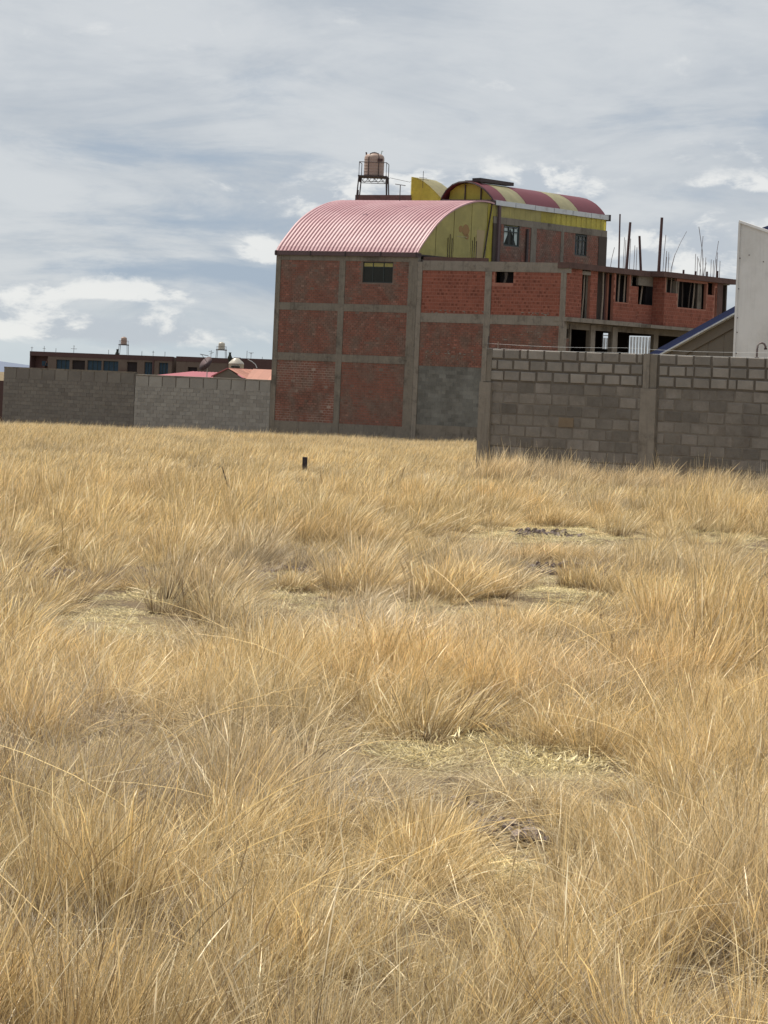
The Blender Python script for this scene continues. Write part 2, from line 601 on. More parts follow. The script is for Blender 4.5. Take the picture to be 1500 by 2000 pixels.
# pink vault: profile through the gable
gp = [(-.18, 8.50), (.12, 8.86), (.41, 9.12), (.93, 9.58), (1.6, 10.12), (2.35, 10.57), (3.1, 10.92), (3.9, 11.20), (4.7, 11.41), (5.4, 11.53), (6.1, 11.58), (6.8, 11.56), (7.1, 11.52)]


def interp(n):
    p = [Vector((a, b)) for a, b in gp]
    o = []
    L = [0]
    for i in range(1, len(p)): L.append(L[-1] + (p[i] - p[i - 1]).length)
    for k in range(n):
        t = L[-1] * k / (n - 1)
        j = max(i for i in range(len(L)) if L[i] <= t + 1e-9)
        j = min(j, len(p) - 2)
        f = (t - L[j]) / (L[j + 1] - L[j])
        i0, i1, i2, i3 = max(j - 1, 0), j, j + 1, min(j + 2, len(p) - 1)
        P = [p[i] for i in (i0, i1, i2, i3)]
        o.append(.5 * ((2 * P[1]) + (P[2] - P[0]) * f + (2 * P[0] - 5 * P[1] + 4 * P[2] - P[3]) * f * f + (3 * P[1] - P[0] - 3 * P[2] + P[3]) * f ** 3))
    return o


pr = interp(26)
nr = []
for i, p in enumerate(pr):
    d = (pr[min(i + 1, 25)] - pr[max(i - 1, 0)]).normalized()
    nr.append(Vector((-d.y, d.x)))
pitch = (GX - L0) / 37
rib, grv = MB(), MB()
for k in range(37):
    x0 = L0 + k * pitch
    # rounded rib of three facets
    prof = [(.028, -.03), (.038, .0), (.075, .022), (pitch - .085, .022), (pitch - .048, .0), (pitch - .036, -.03)]
    vs = []
    for i in range(26):
        for a, h in prof:
            q_ = pr[i] + nr[i] * h
            vs.append((x0 + a, q_.x, q_.y))
    fs = [(i * 6 + j, i * 6 + j + 1, (i + 1) * 6 + j + 1, (i + 1) * 6 + j) for i in range(25) for j in range(5)]
    rib.add(vs, fs, 1)
vs = []
for i in range(26):
    q_ = pr[i] - nr[i] * .03
    vs += [(L0, q_.x, q_.y), (GX, q_.x, q_.y)]
grv.add(vs, [(i * 2, i * 2 + 1, i * 2 + 3, i * 2 + 2) for i in range(25)])
roof = rib.build('vault_roof', M['pink'], BA, smoothf=False)
grv.build('roof_groove', M['groove'], roof)
tr = MB()
vs = []
for i in range(26):
    for h, x in ((-.04, GX + .0), (.035, GX + .0), (.035, GX + .07), (-.04, GX + .07)):
        q_ = pr[i] + nr[i] * h
        vs.append((x, q_.x, q_.y))
tr.add(vs, [(i * 4 + j, i * 4 + (j + 1) % 4, (i + 1) * 4 + (j + 1) % 4, (i + 1) * 4 + j) for i in range(25) for j in range(4)])
tr.build('verge_trim', M['pink'], roof)
# gable of yellow-green sheeting with its frame; sheets are separate
edges = [-.1, .75, 1.6, 2.45, 3.3, 4.15, 5.0, 5.85, 6.55, 7.1]
def topz(s_):
    for i in range(25):
        if pr[i].x <= s_ <= pr[i + 1].x:
            f = (s_ - pr[i].x) / max(1e-6, pr[i + 1].x - pr[i].x)
            return pr[i].y + f * (pr[i + 1].y - pr[i].y)
    return pr[-1].y if s_ > 3 else pr[0].y
for i in range(len(edges) - 1):
    a, b = edges[i], edges[i + 1]
    poly = [(a + .01, 8.42)] + [(b - .01, 8.42)]
    n = 6
    poly += [(b - .01 - (b - a - .02) * k / n, topz(b - .01 - (b - a - .02) * k / n) - .05) for k in range(n + 1)]
    g = MB().prism(poly, 0, GX - .03 - .012 * (i % 2), GX - .022 - .012 * (i % 2))
    g.build('gable_sheet', M['olive'] if i < 8 else M['yellow'], BA)
fr = MB()
fr.box(GX - .02, GX + .03, -.12, 7.1, 8.36, 8.44)
fr.build('gable_rail', M['steel'], BA)
MB().tube([(GX + .02, 6.23, 8.44), (GX + .02, 6.9, 11.5)], .035, 6).build('gable_strut', M['steel'], BA)
for s_, z in ((2.75, 9.1), (5.15, 9.1)):
    for k in range(3):
        MB().tube([(GX - .005, s_ + k * .20, 8.44), (GX - .005, s_ + k * .20 - .01, z + .2 * (k % 2) + .35)], .016, 5).build('rod', M['steel'], BA)  # laid on the outer face, standing for rods behind the sheeting
# flat shapes added on the sheeting, standing for a drum and things behind it
for s_, z, r_, mm in ((4.45, 9.95, .34, 'drum_shape'), (3.95, 9.98, .20, 'drum_shape'), (4.6, 9.62, .17, 'drum_shape')):
    pts = [(s_ + r_ * math.cos(t_ / 14 * 2 * math.pi) * rnd.uniform(.9, 1.1), z + r_ * .9 * math.sin(t_ / 14 * 2 * math.pi)) for t_ in range(14)]
    MB().prism(pts, 0, GX - .021 + .001 * z % .003, GX - .016).build('patch', M[mm], BA)
MB().prism([(5.5, 8.46), (6.15, 8.46), (6.35, 10.05), (5.55, 10.05)], 0, GX - .021, GX - .017).build('patch', M['tan_patch'], BA)
MB().box(GX - .015, GX - .005, 3.6, 4.6, 9.56, 9.60).build('rail', M['cream'], BA)
# upper storey, side facing right
S0, S1 = 7.1, 19.25
panel(BA, G, S0 + .75, S1 - .9, 8.06, 10.50, [(8.23, 9.84, 9.38, 10.50), (15.79, 17.1, 9.30, 10.50)], .24, .115, .02, 'brick', 'mortar', smear=.1)
MB().box(GX - .16, GX + .03, S0, S1, 10.50, 10.86, 1, .003).build('floor_beam', M['concrete'], BA)
for a, b, mm in ((S0, S0 + .75, 'interior'), (11.0, 11.55, 'concrete'), (S1 - .9, S1, 'interior'), (14.2, 14.5, 'concrete')):
    MB().box(GX - .15, GX + (.05 if a not in (14.2,) else .042), a, b, 8.06, 10.50, 1, .002).build('wall_column', M[mm], BA)
MB().box(GX + .05, GX + .16, S0 + .32, S0 + .52, 8.1, 11.45).build('downpipe', M['flashing'], BA)
MB().box(GX + .051, GX + .13, 10.45, 10.62, 8.1, 10.4).build('downpipe', M['steel'], BA)
# windows of the upper storey
for (a, b, z0, z1), kind_ in (((8.23, 9.84, 9.38, 10.46), 0), ((15.79, 17.1, 9.30, 10.46), 1)):
    f = MB()
    for u in (a, b - .07): f.box(GX - .09, GX - .02, u, u + .07, z0, z1)
    f.box(GX - .09, GX - .02, a, b, z0, z0 + .07); f.box(GX - .09, GX - .02, a, b, z1 - .07, z1)
    for u in ((a + (b - a) * .33), (a + (b - a) * .66)): f.box(GX - .08, GX - .03, u, u + .06, z0 + .07, z1 - .07)
    f.box(GX - .078, GX - .032, a + .07, b - .07, z1 - .34, z1 - .29)
    fo = f.build('window_frame', M['frame'], BA)
    if kind_ == 0:
        MB().box(GX - .13, GX - .12, a + .07, b - .07, z0 + .07, z1 - .07).build('pane', M['glass'], fo)
        mid = (a + b) / 2
        for sgn in (-1, 1):
            e = a + .07 if sgn < 0 else b - .07
            poly = [(mid, z1 - .12), (e, z1 - .12), (e, z0 + .1), (mid + sgn * .62, z0 + .1), (mid + sgn * .38, z0 + .45)]
            MB().prism(poly, 0, GX - .115, GX - .10).build('curtain', M['curtain'], fo)
    else:
        MB().box(GX - .13, GX - .12, a + .07, b - .07, z0 + .07, z1 - .07).build('pane', M['white_sheet'], fo)
        MB().box(GX - .115, GX - .10, a + .10, a + .30, z0 + .1, z1 - .1).build('curtain', M['bluecur'], fo)
# translucent clerestory strip and gutter
NS = 22
for i in range(NS):
    a = S0 + .02 + (S1 - S0 - .04) * i / NS
    b = S0 + .02 + (S1 - S0 - .04) * (i + 1) / NS
    MB().box(GX - .05, GX - .04, a + .006, b - .006, 10.86, 11.46).build('clerestory_sheet', M['olive' if i < 9 else 'yellow'], BA)  # farther sheets brighter: light coming through is put into their colour
for i in range(0, NS + 1):
    a = S0 + .02 + (S1 - S0 - .04) * i / NS
    MB().box(GX - .10, GX - .052, a - .025, a + .025, 10.86, 11.46).build('clerestory_bar', M['steel'], BA)
for k in range(6):
    a = S0 + k * (S1 - S0) / 6
    MB().box(GX - .12, GX + .13, a + .03, a + (S1 - S0) / 6 - .03, 11.46, 11.72, 1, .004).build('gutter', M['gutter'], BA)
    MB().box(GX - .11, GX + .10, a - .03, a + .03, 11.47, 11.70).build('gutter_clip', M['steel'], BA)
MB().box(GX - .12, GX + .2, S1 - .03, S1 + .06, 11.40, 11.76).build('gutter_end', M['steel'], BA)
# striped barrel roof, axis running away from us
arc = [(-12.25, 11.6), (-12.1, 11.95), (-11.85, 12.3), (-11.5, 12.56), (-11.1, 12.70), (-10.6, 12.74), (-10.15, 12.66), (-9.8, 12.52), (-9.5, 12.36), (-9.2, 12.12), (-8.98, 11.9), (-8.85, 11.72)]
bounds = [(7.1, 8.44, 'maroon'), (8.44, 10.46, 'cream'), (10.46, 14.11, 'maroon'), (14.11, 16.06, 'cream'), (16.06, 19.1, 'maroon')]
for a, b, mm in bounds:
    n = max(2, int((b - a) / .5))
    s_ = MB(); vs = []
    for i in range(n + 1):
        y = a + .01 + (b - a - .02) * i / n
        for x, z in arc: vs.append((x, y, z + .0))
        for x, z in arc: vs.append((x * 1.0 + (-10.5 - x) * .012, y, z - .03))
    na = len(arc)
    for i in range(n):
        for j in range(na - 1):
            p = i * 2 * na + j
            s_.f.append((p, p + 1, p + 2 * na + 1, p + 2 * na)); s_.f.append((p + na, p + na + 2 * na, p + na + 2 * na + 1, p + na + 1))
    s_.v = vs; s_.c = [1] * len(vs)
    s_.build('roof_sheet', M[mm], BA, smoothf=True)
for y in (7.1, 8.44, 10.46, 12.3, 14.11, 16.06, 19.08):
    MB().tube([(x, y, z - .06) for x, z in arc], .035, 5).build('roof_rib', M['steel'], BA)
# inner yellow screens seen through the open end
poly = [(x + .02, z - .1) for x, z in arc if x > -12.0] + [(-8.95, 11.2), (-12.0, 11.2)]
MB().prism(poly, 1, 7.5, 7.51).build('end_screen', M['yellow'], BA)
for x in (-10.9, -9.9):
    MB().box(x, x + .06, 7.42, 7.48, 11.2, 12.55).build('screen_post', M['steel'], BA)
MB().box(-12.2, -9.0, 7.12, 7.2, 11.66, 11.74).build('tie_beam', M['flashing'], BA)
MB().box(-12.3, -12.2, 7.2, 19, 10.8, 11.62).build('back_screen', M['yellow'], BA)
# dark ridge vent
MB().box(-10.75, -10.2, 7.9, 11.3, 12.76, 12.95, 1, .015).build('ridge_vent', M['steel'], BA)
MB().box(-10.95, -10.0, 7.5, 7.9, 12.72, 12.80, 1, .01).build('ridge_flap', M['steel'], BA)
# small yellow quarter canopy over the stair
qa = [(-14.1, 12.93), (-13.75, 12.87), (-13.4, 12.72), (-13.0, 12.47), (-12.65, 12.2), (-12.35, 11.95), (-12.0, 11.62)]
MB().prism(qa + [(-14.1, 11.62)], 1, 7.18, 7.19).build('canopy_front', M['yellow'], BA)
s_ = MB(); vs = []
for x, z in qa: vs += [(x, 7.15, z + .02), (x, 9.0, z + .02), (x, 7.15, z - .01), (x, 9.0, z - .01)]
for i in range(len(qa) - 1):
    p = i * 4
    s_.f += [(p, p + 1, p + 5, p + 4), (p + 2, p + 6, p + 7, p + 3)]
s_.v = vs; s_.c = [1] * len(vs)
s_.build('canopy_top', M['cream'], BA, smoothf=True)
MB().box(-13.62, -13.50, 7.195, 7.24, 11.62, 12.72).build('canopy_bar', M['yellow'], BA)
MB().box(-14.14, -14.1, 7.14, 9.0, 11.6, 12.95).build('canopy_side', M['olive'], BA)
# parapet behind the vault and the flat roof
MB().box(L0 - .02, -14.1, 7.12, 7.3, 11.5, 11.97, 1, .004).build('parapet', M['slab_edge'], BA)
MB().box(-14.08, -12.0, 7.12, 7.3, 11.45, 11.62, 1, .004).build('parapet', M['slab_edge'], BA)
MB().box(L0, -12.3, 7.3, 19, 11.48, 11.66).build('roof_slab', M['concrete'], BA)
MB().box(L0, GX - .2, 7.2, 7.3, 8.3, 11.45).build('inner_wall', M['interior'], BA)

# ================================================================== half-built block on the right
BC = thing('unfinished_building', (OX, OY, 0), RZ,
           'half built brick block with concrete frame, open window holes and bare roof rods', 'building')
Cc = lambda u, d, z: (-d, u, z)
Cb = lambda u, d, z: (.7 - d, u, z)
Cl = lambda u, d, z: (-.45 - d, u, z)
B0 = GX + .01
for z0, z1 in ((-1.7, -.25), (4.98, 5.45), (7.62, 8.12)):
    MB().box(B0 + .28, -.32 if z1 < 8 else .12, -.03, .2, z0, z1, 1, .004).build('floor_beam', M['concrete_pale' if z0 > 4 else 'concrete'], BC)
for u0, u1, z1 in ((B0, B0 + .28, 8.05), (-4.74, -4.36, 7.62), (-.32, -.02, 7.62)):
    MB().box(u0, u1, -.05, .22, -1.7, z1, 1, .004).build('wall_column', M['concrete_pale'], BC)
MB().box(B0 + .28, -4.74, 0.02, .2, 8.12, 8.30, 1, .01).build('roof_kerb', M['slab_edge'], BC)
for u0, u1 in ((B0 + .28, -4.74), (-4.36, -.32)):
    r = u0 > -5
    panel(BC, AB, u0, u1, 5.45, 7.62, [(-4.2, -3.1, 7.06, 7.62)] if r else (), .25, .187, .035, 'brick_red', 'mortar_red', holes=.35, proud=.01)
    panel(BC, AB, u0, u1, 2.75, 4.98, (), .24, .118, .018, 'brick', 'mortar', smear=.06, missing=.01)
    panel(BC, AB, u0, u1, -.25, 2.75, (), .42, .2, .012, 'grey_block', 'grey_block', proud=.004, nm='block_panel')
# scraps of pale mortar on the sills of the brick panels
for u0, u1, z in ((B0 + .3, -4.8, 5.47), (-2.6, -1.0, 5.47), (B0 + .4, -4.9, 3.0), (B0 + .5, -4.9, 3.3), (-4.3, -1.0, 4.1)):
    sm = MB()
    for k in range(14):
        x = rnd.uniform(u0, u1); zz = z + rnd.uniform(-.02, .12) + (rnd.random() * .5 if z < 5 else 0)
        sm.box(x, x + rnd.uniform(.05, .17), -.03, 0, zz, zz + rnd.uniform(.02, .05), 1, .012)
    sm.build('mortar_scrap', M['concrete_pale'], BC, 'stuff')
# vent opening with a rag
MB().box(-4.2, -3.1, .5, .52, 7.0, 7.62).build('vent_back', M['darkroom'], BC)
MB().prism([(-3.72, 7.06), (-3.58, 7.06), (-3.50, 7.3), (-3.46, 7.6), (-3.66, 7.6), (-3.62, 7.3)], 1, .03, .05).build('vent_rag', M['interior'], BC)
# slabs
MB().box(B0, .1, .2, 17.2, 7.86, 8.06).build('roof_slab', M['concrete'], BC)
MB().box(-.5, .16, -.1, 8.3, 7.86, 8.14, 1, .01).build('slab_edge', M['slab_edge'], BC)
MB().box(-.5, .92, 8.3, 16.5, 7.88, 8.16, 1, .01).build('slab_edge', M['slab_edge'], BC)
MB().box(B0, .02, .2, 17.2, 5.24, 5.42).build('floor_slab', M['concrete'], BC)
MB().box(-.6, .22, -.06, 7.4, 5.22, 5.44, 1, .006).build('balcony_slab', M['concrete_pale'], BC)
MB().box(-.6, .78, 7.4, 15.4, 5.20, 5.36, 1, .006).build('balcony_slab', M['concrete_pale'], BC)
MB().box(B0, -.46, .2, 17.2, 2.6, 2.75).build('floor_slab', M['concrete'], BC)
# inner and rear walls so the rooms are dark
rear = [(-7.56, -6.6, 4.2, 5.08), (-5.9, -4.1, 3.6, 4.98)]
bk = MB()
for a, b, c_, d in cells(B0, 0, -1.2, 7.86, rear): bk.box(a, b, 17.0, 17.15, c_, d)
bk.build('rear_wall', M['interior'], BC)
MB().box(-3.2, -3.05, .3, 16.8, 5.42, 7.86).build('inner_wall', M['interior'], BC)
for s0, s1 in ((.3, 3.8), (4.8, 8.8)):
    MB().box(-1.25, -1.2, s0, s1, 5.42, 7.86).build('dark_board', M['darkroom'], BC)  # near-black boards added so the openings look shaded
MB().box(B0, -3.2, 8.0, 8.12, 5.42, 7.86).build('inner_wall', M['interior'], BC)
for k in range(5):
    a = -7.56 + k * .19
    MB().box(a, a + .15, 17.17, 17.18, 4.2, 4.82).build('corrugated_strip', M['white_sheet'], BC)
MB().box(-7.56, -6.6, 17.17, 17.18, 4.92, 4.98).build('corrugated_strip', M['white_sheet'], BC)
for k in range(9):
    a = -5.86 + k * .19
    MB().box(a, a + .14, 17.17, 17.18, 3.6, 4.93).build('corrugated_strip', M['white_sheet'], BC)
# side towards the right, upper floor, first stretch
kw = dict(bw=.25, bh=.187, joint=.03, mb_='brick_red', mm='mortar_red', proud=.01)
panel(BC, Cc, 0, 1.5, 5.44, 7.86, (), holes=.3, **kw)
panel(BC, Cc, 2.35, 3.05, 5.44, 7.86, (), **kw)
MB().box(-.15, .0, 1.5, 2.35, 7.62, 7.80).build('lintel', M['concrete_pale'], BC)
panel(BC, Cc, 4.75, 7.3, 5.44, 7.86, [(4.95, 6.35, 6.42, 7.86), (6.5, 7.3, 7.30, 7.86)], **kw)
panel(BC, Cc, 7.3, 8.84, 5.36, 6.40, (), **kw)
MB().box(-.15, -.003, 7.3, 8.84, 7.38, 7.86).build('lintel', M['concrete'], BC)
panel(BC, AB if False else (lambda u, d, z: (u, 8.85 + d, z)), 0.001, .69, 5.37, 7.86, (), **kw)     # return of the bay
MB().box(-.75, -.60, 3.9, 4.8, 5.44, 7.86).build('inner_wall', M['interior'], BC)
MB().box(-.9, -.7, 3.1, 3.5, 5.44, 7.86).build('inner_pier', M['concrete'], BC)
MB().box(-.45, -.3, 4.62, 4.75, 5.44, 7.86).build('brick_reveal', M['mortar_red'], BC)
# bay front
panel(BC, Cb, 8.86, 15.2, 5.37, 7.88, [(8.95, 10.15, 7.10, 7.88), (10.3, 13.45, 6.40, 7.75), (13.6, 14.35, 7.2, 7.85), (14.45, 14.62, 5.6, 7.6)], **kw)
MB().box(.5, .72, 14.66, 15.28, 5.2, 7.88).build('wall_column', M['slab_edge'], BC)
MB().box(.45, .70, 10.1, 10.34, 7.1, 7.75).build('bay_pier', M['concrete'], BC)
MB().box(.55, .69, 10.3, 13.45, 7.75, 7.88).build('lintel', M['concrete'], BC)
MB().box(.3, .45, 12.95, 13.4, 6.0, 7.8).build('inner_pier', M['concrete'], BC)
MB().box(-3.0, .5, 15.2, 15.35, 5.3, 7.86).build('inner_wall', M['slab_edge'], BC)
MB().box(-.6, -.45, 8.9, 15.2, 5.36, 7.86).build('inner_wall', M['darkroom'], BC)  # near-black sheet, shade of the bay room put into its colour
# lower floor of the side
low = [(.35, 1.15, 4.42, 4.88), (1.3, 3.25, 2.9, 4.88), (3.75, 5.5, 2.9, 4.90), (6.05, 10.0, 2.9, 4.92), (10.5, 15, 2.9, 4.9)]
lm = MB(); lm.mapf = Cl
for a, b, c_, d in cells(-.0, 16.8, -1.2, 5.2, low): lm.box(a, b, 0, .2, c_, d)
lm.build('lower_wall', M['concrete'], BC)
panel(BC, lambda u, d, z: (-.44 - d, u, z), .3, 1.25, 3.0, 4.40, (), bw=.25, bh=.187, joint=.03, mb_='brick', mm='mortar', thick=.01)
MB().box(-.46, -.40, 1.20, 1.34, 2.8, 5.1).build('wall_column', M['concrete'], BC)
MB().box(-.46, -.38, 3.27, 3.73, 2.8, 5.15).build('wall_column', M['concrete_pale'], BC)
MB().box(-.46, -.38, 5.52, 6.03, 2.8, 5.15).build('wall_column', M['concrete_pale'], BC)
# reinforcement left standing on the slab, one part per rod
RB = [(4.9, [(0, 8.1, 5.25, 9.3)]),
      (6.4, [(0, 0, 0, 1.6), (.28, 0, .3, 1.75), (.5, 0, .5, 1.7)]), (7.6, [(0, 0, .0, 1.3), (.2, 0, .22, 1.4)]),
      (10.75, [(0, 0, .05, 1.3), (.18, 0, .35, 2.15), (.32, 0, .3, 1.25), (.5, 0, .55, 1.0), (.6, 0, 1.0, 1.2), (.75, 0, .8, 1.0)]),
      (14.3, [(0, 0, -.05, 1.2), (.22, 0, .2, 1.35), (.5, 0, .05, 1.1), (.75, 0, .95, 2.35), (.9, 0, .9, 1.2), (1.15, 0, 1.45, .95), (.62, 0, .6, 1.15)]),
      (16.1, [(0, 0, .0, 1.1), (.22, 0, .2, 1.15), (.4, 0, .42, 1.55), (.55, 0, .95, 2.2), (.75, 0, .75, 1.1), (.85, 0, .8, 1.2)])]
for s0, rods in RB:
    for k, (a, _, b, h) in enumerate(rods):
        if s0 < 5: a, b, h = 0, .35, 1.15
        x = -.35 - .25 * (k % 2)
        MB().tube([(x, s0 + a, 8.05), (x, s0 + a + (b - a) * .35, 8.05 + h * .5), (x, s0 + b, 8.05 + h)], .016, 4).build('rebar', M['rebar'], BC)
# long slanting rod and the tall bent one
MB().tube([(-.4, 11.3, 8.1), (-.4, 11.75, 9.1), (-.4, 12.4, 9.9), (-.4, 13.0, 10.5)], .014, 4).build('rebar', M['rebar'], BC)
MB().tube([(-.4, 15.1, 8.1), (-.4, 14.9, 9.5), (-.4, 14.35, 10.85)], .018, 4).build('rebar', M['rebar'], BC)
for s0, h in ((9.9, .35), (12.55, .3), (13.9, .3), (15.2, .35), (16.4, .45)):
    MB().box(-.3, -.22, s0, s0 + .08, 8.05, 8.05 + h + .1).build('rod_stub', M['darkpole'], BC)

PROP = 'poles standing on or under the unfinished roof slab'
def prop(s0, t0, z0, s1, z1, r, mm, label, bend=.0, t1=None):
    o = MB().tube([(0, 0, 0), (0, (s1 - s0) * .5 + bend, (z1 - z0) * .5), ((t1 - t0) if t1 is not None else 0, s1 - s0, z1 - z0)], r, 6, r * .85).build('shoring_pole', M[mm])
    ca, sa = math.cos(A_), math.sin(A_)
    o.location = (OX + t0 * ca + s0 * sa, OY - t0 * sa + s0 * ca, z0)
    o.rotation_euler = (0, 0, RZ)
    tag(o, label, 'pole', PROP)


prop(6.05, -.5, 8.06, 5.94, 10.95, .045, 'darkpole', 'tall thin upright pole on the roof slab, nearest the striped roofed storey')
prop(6.85, -.5, 8.06, 7.05, 10.6, .075, 'darkpole', 'thick dark pole on the roof slab leaning right, with a bundle tied at its foot')
prop(8.4, -.5, 8.06, 8.08, 9.96, .07, 'darkpole', 'short dark pole on the roof slab leaning left, third of the row')
prop(10.3, -.5, 8.06, 10.41, 11.07, .085, 'darkpole', 'tallest and thickest dark pole on the roof slab beside the first rods')
prop(2.02, -.25, 5.44, 2.15, 7.86, .045, 'pole', 'pale pole in the tall narrow opening at the left end of the upper floor', .04)
prop(3.75, -.1, 5.44, 3.78, 7.86, .05, 'pole', 'pale crooked pole in the doorway sized gap of the upper floor', .05)
prop(4.35, -.3, 5.44, 4.4, 7.86, .04, 'darkpole', 'brown pole at the right side of the doorway sized gap')
prop(5.75, -.3, 6.3, 5.8, 7.86, .05, 'pole', 'pale pole in the middle of the tall window hole left of the lintel')
prop(6.25, -.25, 6.3, 6.3, 7.86, .05, 'pole', 'pole against the right edge of the tall window hole left of the lintel')
prop(6.9, -.2, 7.3, 6.93, 7.86, .035, 'pole', 'stub of pole in the small high hole before the grey lintel')
prop(8.05, -.3, 6.2, 8.3, 7.7, .05, 'pole', 'forked pole in the window hole below the grey lintel', .0)
prop(9.35, .5, 7.05, 9.38, 7.88, .035, 'pole', 'left pole in the small high hole of the projecting bay')
prop(9.85, .5, 7.05, 9.88, 7.88, .035, 'pole', 'right pole in the small high hole of the projecting bay')
LB = ['leftmost of the five poles in the wide bay window', 'second from left of the five poles in the wide bay window', 'middle one of the five poles in the wide bay window',
      'second from right of the five poles in the wide bay window', 'rightmost of the five poles in the wide bay window']
for k, s0 in enumerate((10.7, 11.25, 11.95, 12.4, 12.85)):
    prop(s0, .45, 6.3, s0 + (.08, -.05, .2, .14, .03)[k], 7.80, .045, 'pole' if k in (0, 3) else 'interior', LB[k], (0, .02, -.04, .03, 0)[k])


def frame_at(u, v, z):
    ca, sa = math.cos(A_), math.sin(A_)
    return (OX + u * ca + v * sa, OY - u * sa + v * ca, z)


# ------------------------------------------------------------------ water tanks on stands
def tank_stand(loc, size, hleg, hrail, label, ladder=False, thick=.03, rz=RZ + .5):
    t = thing('tank_stand', loc, rz, label, 'stand', 'water tank stands on the roofs')
    h = size / 2
    for sx_ in (-1, 1):
        for sy_ in (-1, 1):
            MB().tube([(sx_ * h * 1.12, sy_ * h * 1.05, 0), (sx_ * h, sy_ * h, hleg)], thick, 5).build('leg', M['steel'], t)
    MB().box(-h - .05, h + .05, -h - .05, h + .05, hleg, hleg + .07).build('platform', M['steel'], t)
    rl = MB()
    for sx_ in (-1, 1):
        rl.tube([(sx_ * h, -h, hleg + .05), (sx_ * h, -h, hleg + hrail), (sx_ * h, h, hleg + hrail), (sx_ * h, h, hleg + .05)], thick * .6, 5)
    rl.tube([(-h, -h, hleg + hrail), (h, -h, hleg + hrail)], thick * .6, 5)
    rl.build('guard_rail', M['steel'], t)
    if ladder:
        tr_ = MB()
        zz = hleg - .26
        for (a, b) in (((-h, -h), (h, -h)), ((h, -h), (h, h)), ((-h, h), (h, h)), ((-h, -h), (-h, h))):
            tr_.tube([(a[0], a[1], zz), (b[0], b[1], zz)], .02, 5)
            for k in range(4):
                f0, f1 = k / 4, (k + .5) / 4
                P0 = Vector((a[0], a[1], 0)).lerp(Vector((b[0], b[1], 0)), f0)
                P1 = Vector((a[0], a[1], 0)).lerp(Vector((b[0], b[1], 0)), f1)
                P2 = Vector((a[0], a[1], 0)).lerp(Vector((b[0], b[1], 0)), (k + 1) / 4)
                tr_.tube([(P0.x, P0.y, hleg), (P1.x, P1.y, zz), (P2.x, P2.y, hleg)], .016, 4)
        tr_.build('brace', M['steel'], t)
        ldr = MB()
        ldr.tube([(h + .05, -h * .2, 0), (h + .02, -h * .2, hleg)], .022, 5); ldr.tube([(h + .05, -h * .95, 0), (h + .02, -h * .95, hleg)], .022, 5)
        for k in range(5): ldr.tube([(h + .04, -h * .2, .2 + k * .2), (h + .04, -h * .95, .2 + k * .2)], .016, 4)
        ldr.build('ladder', M['steel'], t)
    return t


def tank(loc, r, h, mm, label, straps=False, name='water_tank', top=None):
    t = thing(name, loc, 0, label, 'water tank', 'water tanks above the roofs')
    prof = [(r * .96, 0), (r, .03)]
    n = 6
    for k in range(n):
        z = h * .78 * (k + .5) / n
        prof += [(r, z - .02), (r * 1.015, z), (r, z + .02)]
    prof += [(r, h * .78), (r * .95, h * .86), (r * .78, h * .93), (r * .5, h * .965), (r * .42, h * .97)]
    MB().lathe(prof, 28).build('tank_body', M[mm], t, smoothf=True)
    MB().lathe([(r * .42, h * .965), (r * .45, h * .985), (r * .42, h), (.02, h * 1.02)], 20).build('lid', M['flashing' if straps else mm], t, smoothf=True)
    if straps:
        for a in (-2.15, -1.1):
            cx_, sy_ = math.cos(a), math.sin(a)
            MB().tube([(cx_ * r * 1.03, sy_ * r * 1.03, 0), (cx_ * r * 1.03, sy_ * r * 1.03, h * .78), (cx_ * r * .8, sy_ * r * .8, h * .94), (cx_ * r * .45, sy_ * r * .45, h * 1.0), (0, 0, h * 1.03)], .022, 5).build('strap', M['steel'], t)
        MB().tube([(-r * .8, 0, h * .9), (-r * .85, 0, h * 1.02)], .05, 6).build('float_valve', M['darkpole'], t)
        MB().tube([(r * .6, 0, h * .85), (r * .72, 0, h * 1.1), (r * .85, 0, h * 1.1)], .03, 5).build('vent_pipe', M['curtain'], t)
        MB().box(r * .35, r * .85, -r * 1.02, -r * .8, h * .62, h * .74).build('label_patch', M['darkpole'], t)
    return t


P = frame_at(-17.8 + .0, 9.6, 11.66)
P = Vector(P) + Vector((-.36, 0, 0))
tank_stand(P, 1.50, 1.42, .80, 'large steel stand with ladder and railing on the roof behind the pink vault', True, .036)
tank(P + Vector((0, 0, 1.50)), .55, 1.28, 'tank', 'large beige strapped water tank on the stand above the pink vault', True)
o = MB().tube([tuple(P + Vector((.9, 0, 1.45))), tuple(P + Vector((2.0, .3, 1.28))), tuple(Vector(frame_at(-14.1, 7.3, 12.8)))], .010, 4).build('hose_line', M['steel'])
tag(o, 'thin dark line strung from the tank stand to the yellow canopy', 'cable')
# slim aerials on the main roof
def aerial(px, py0, py1, Y, bars, label, r=.014, name='antenna'):
    a, b = at(px, py0, Y), at(px + (py0 - py1) * .045, py1, Y)
    t = thing(name, a, 0, label, 'antenna', 'aerials on the roofs')
    d = b - a
    MB().tube([(0, 0, -.25), tuple(d)], r, 4).build('mast', M['steel'], t)
    for f, w_, tilt in bars:
        MB().tube([(d.x * f - w_, 0, d.z * f + tilt), (d.x * f + w_, 0, d.z * f - tilt)], r * .8, 4).build('crossbar', M['steel'], t)
    return t


aerial(781, 383, 361, 170, [(1, .28, .03)], 'T shaped antenna between the big tank and yellow canopy', .022)
aerial(826, 358, 334, 171, [(.45, .22, .02), (.3, .3, .02)], 'spindly antenna rising over the yellow canopy')
o = MB().tube([(0, 0, -.2), (0, 0, .3)], .045, 6).build('vent_stub', M['steel'])
o.location = at(699, 382, 170); tag(o, 'short dark pipe stub under the left of the big tank stand', 'pipe')

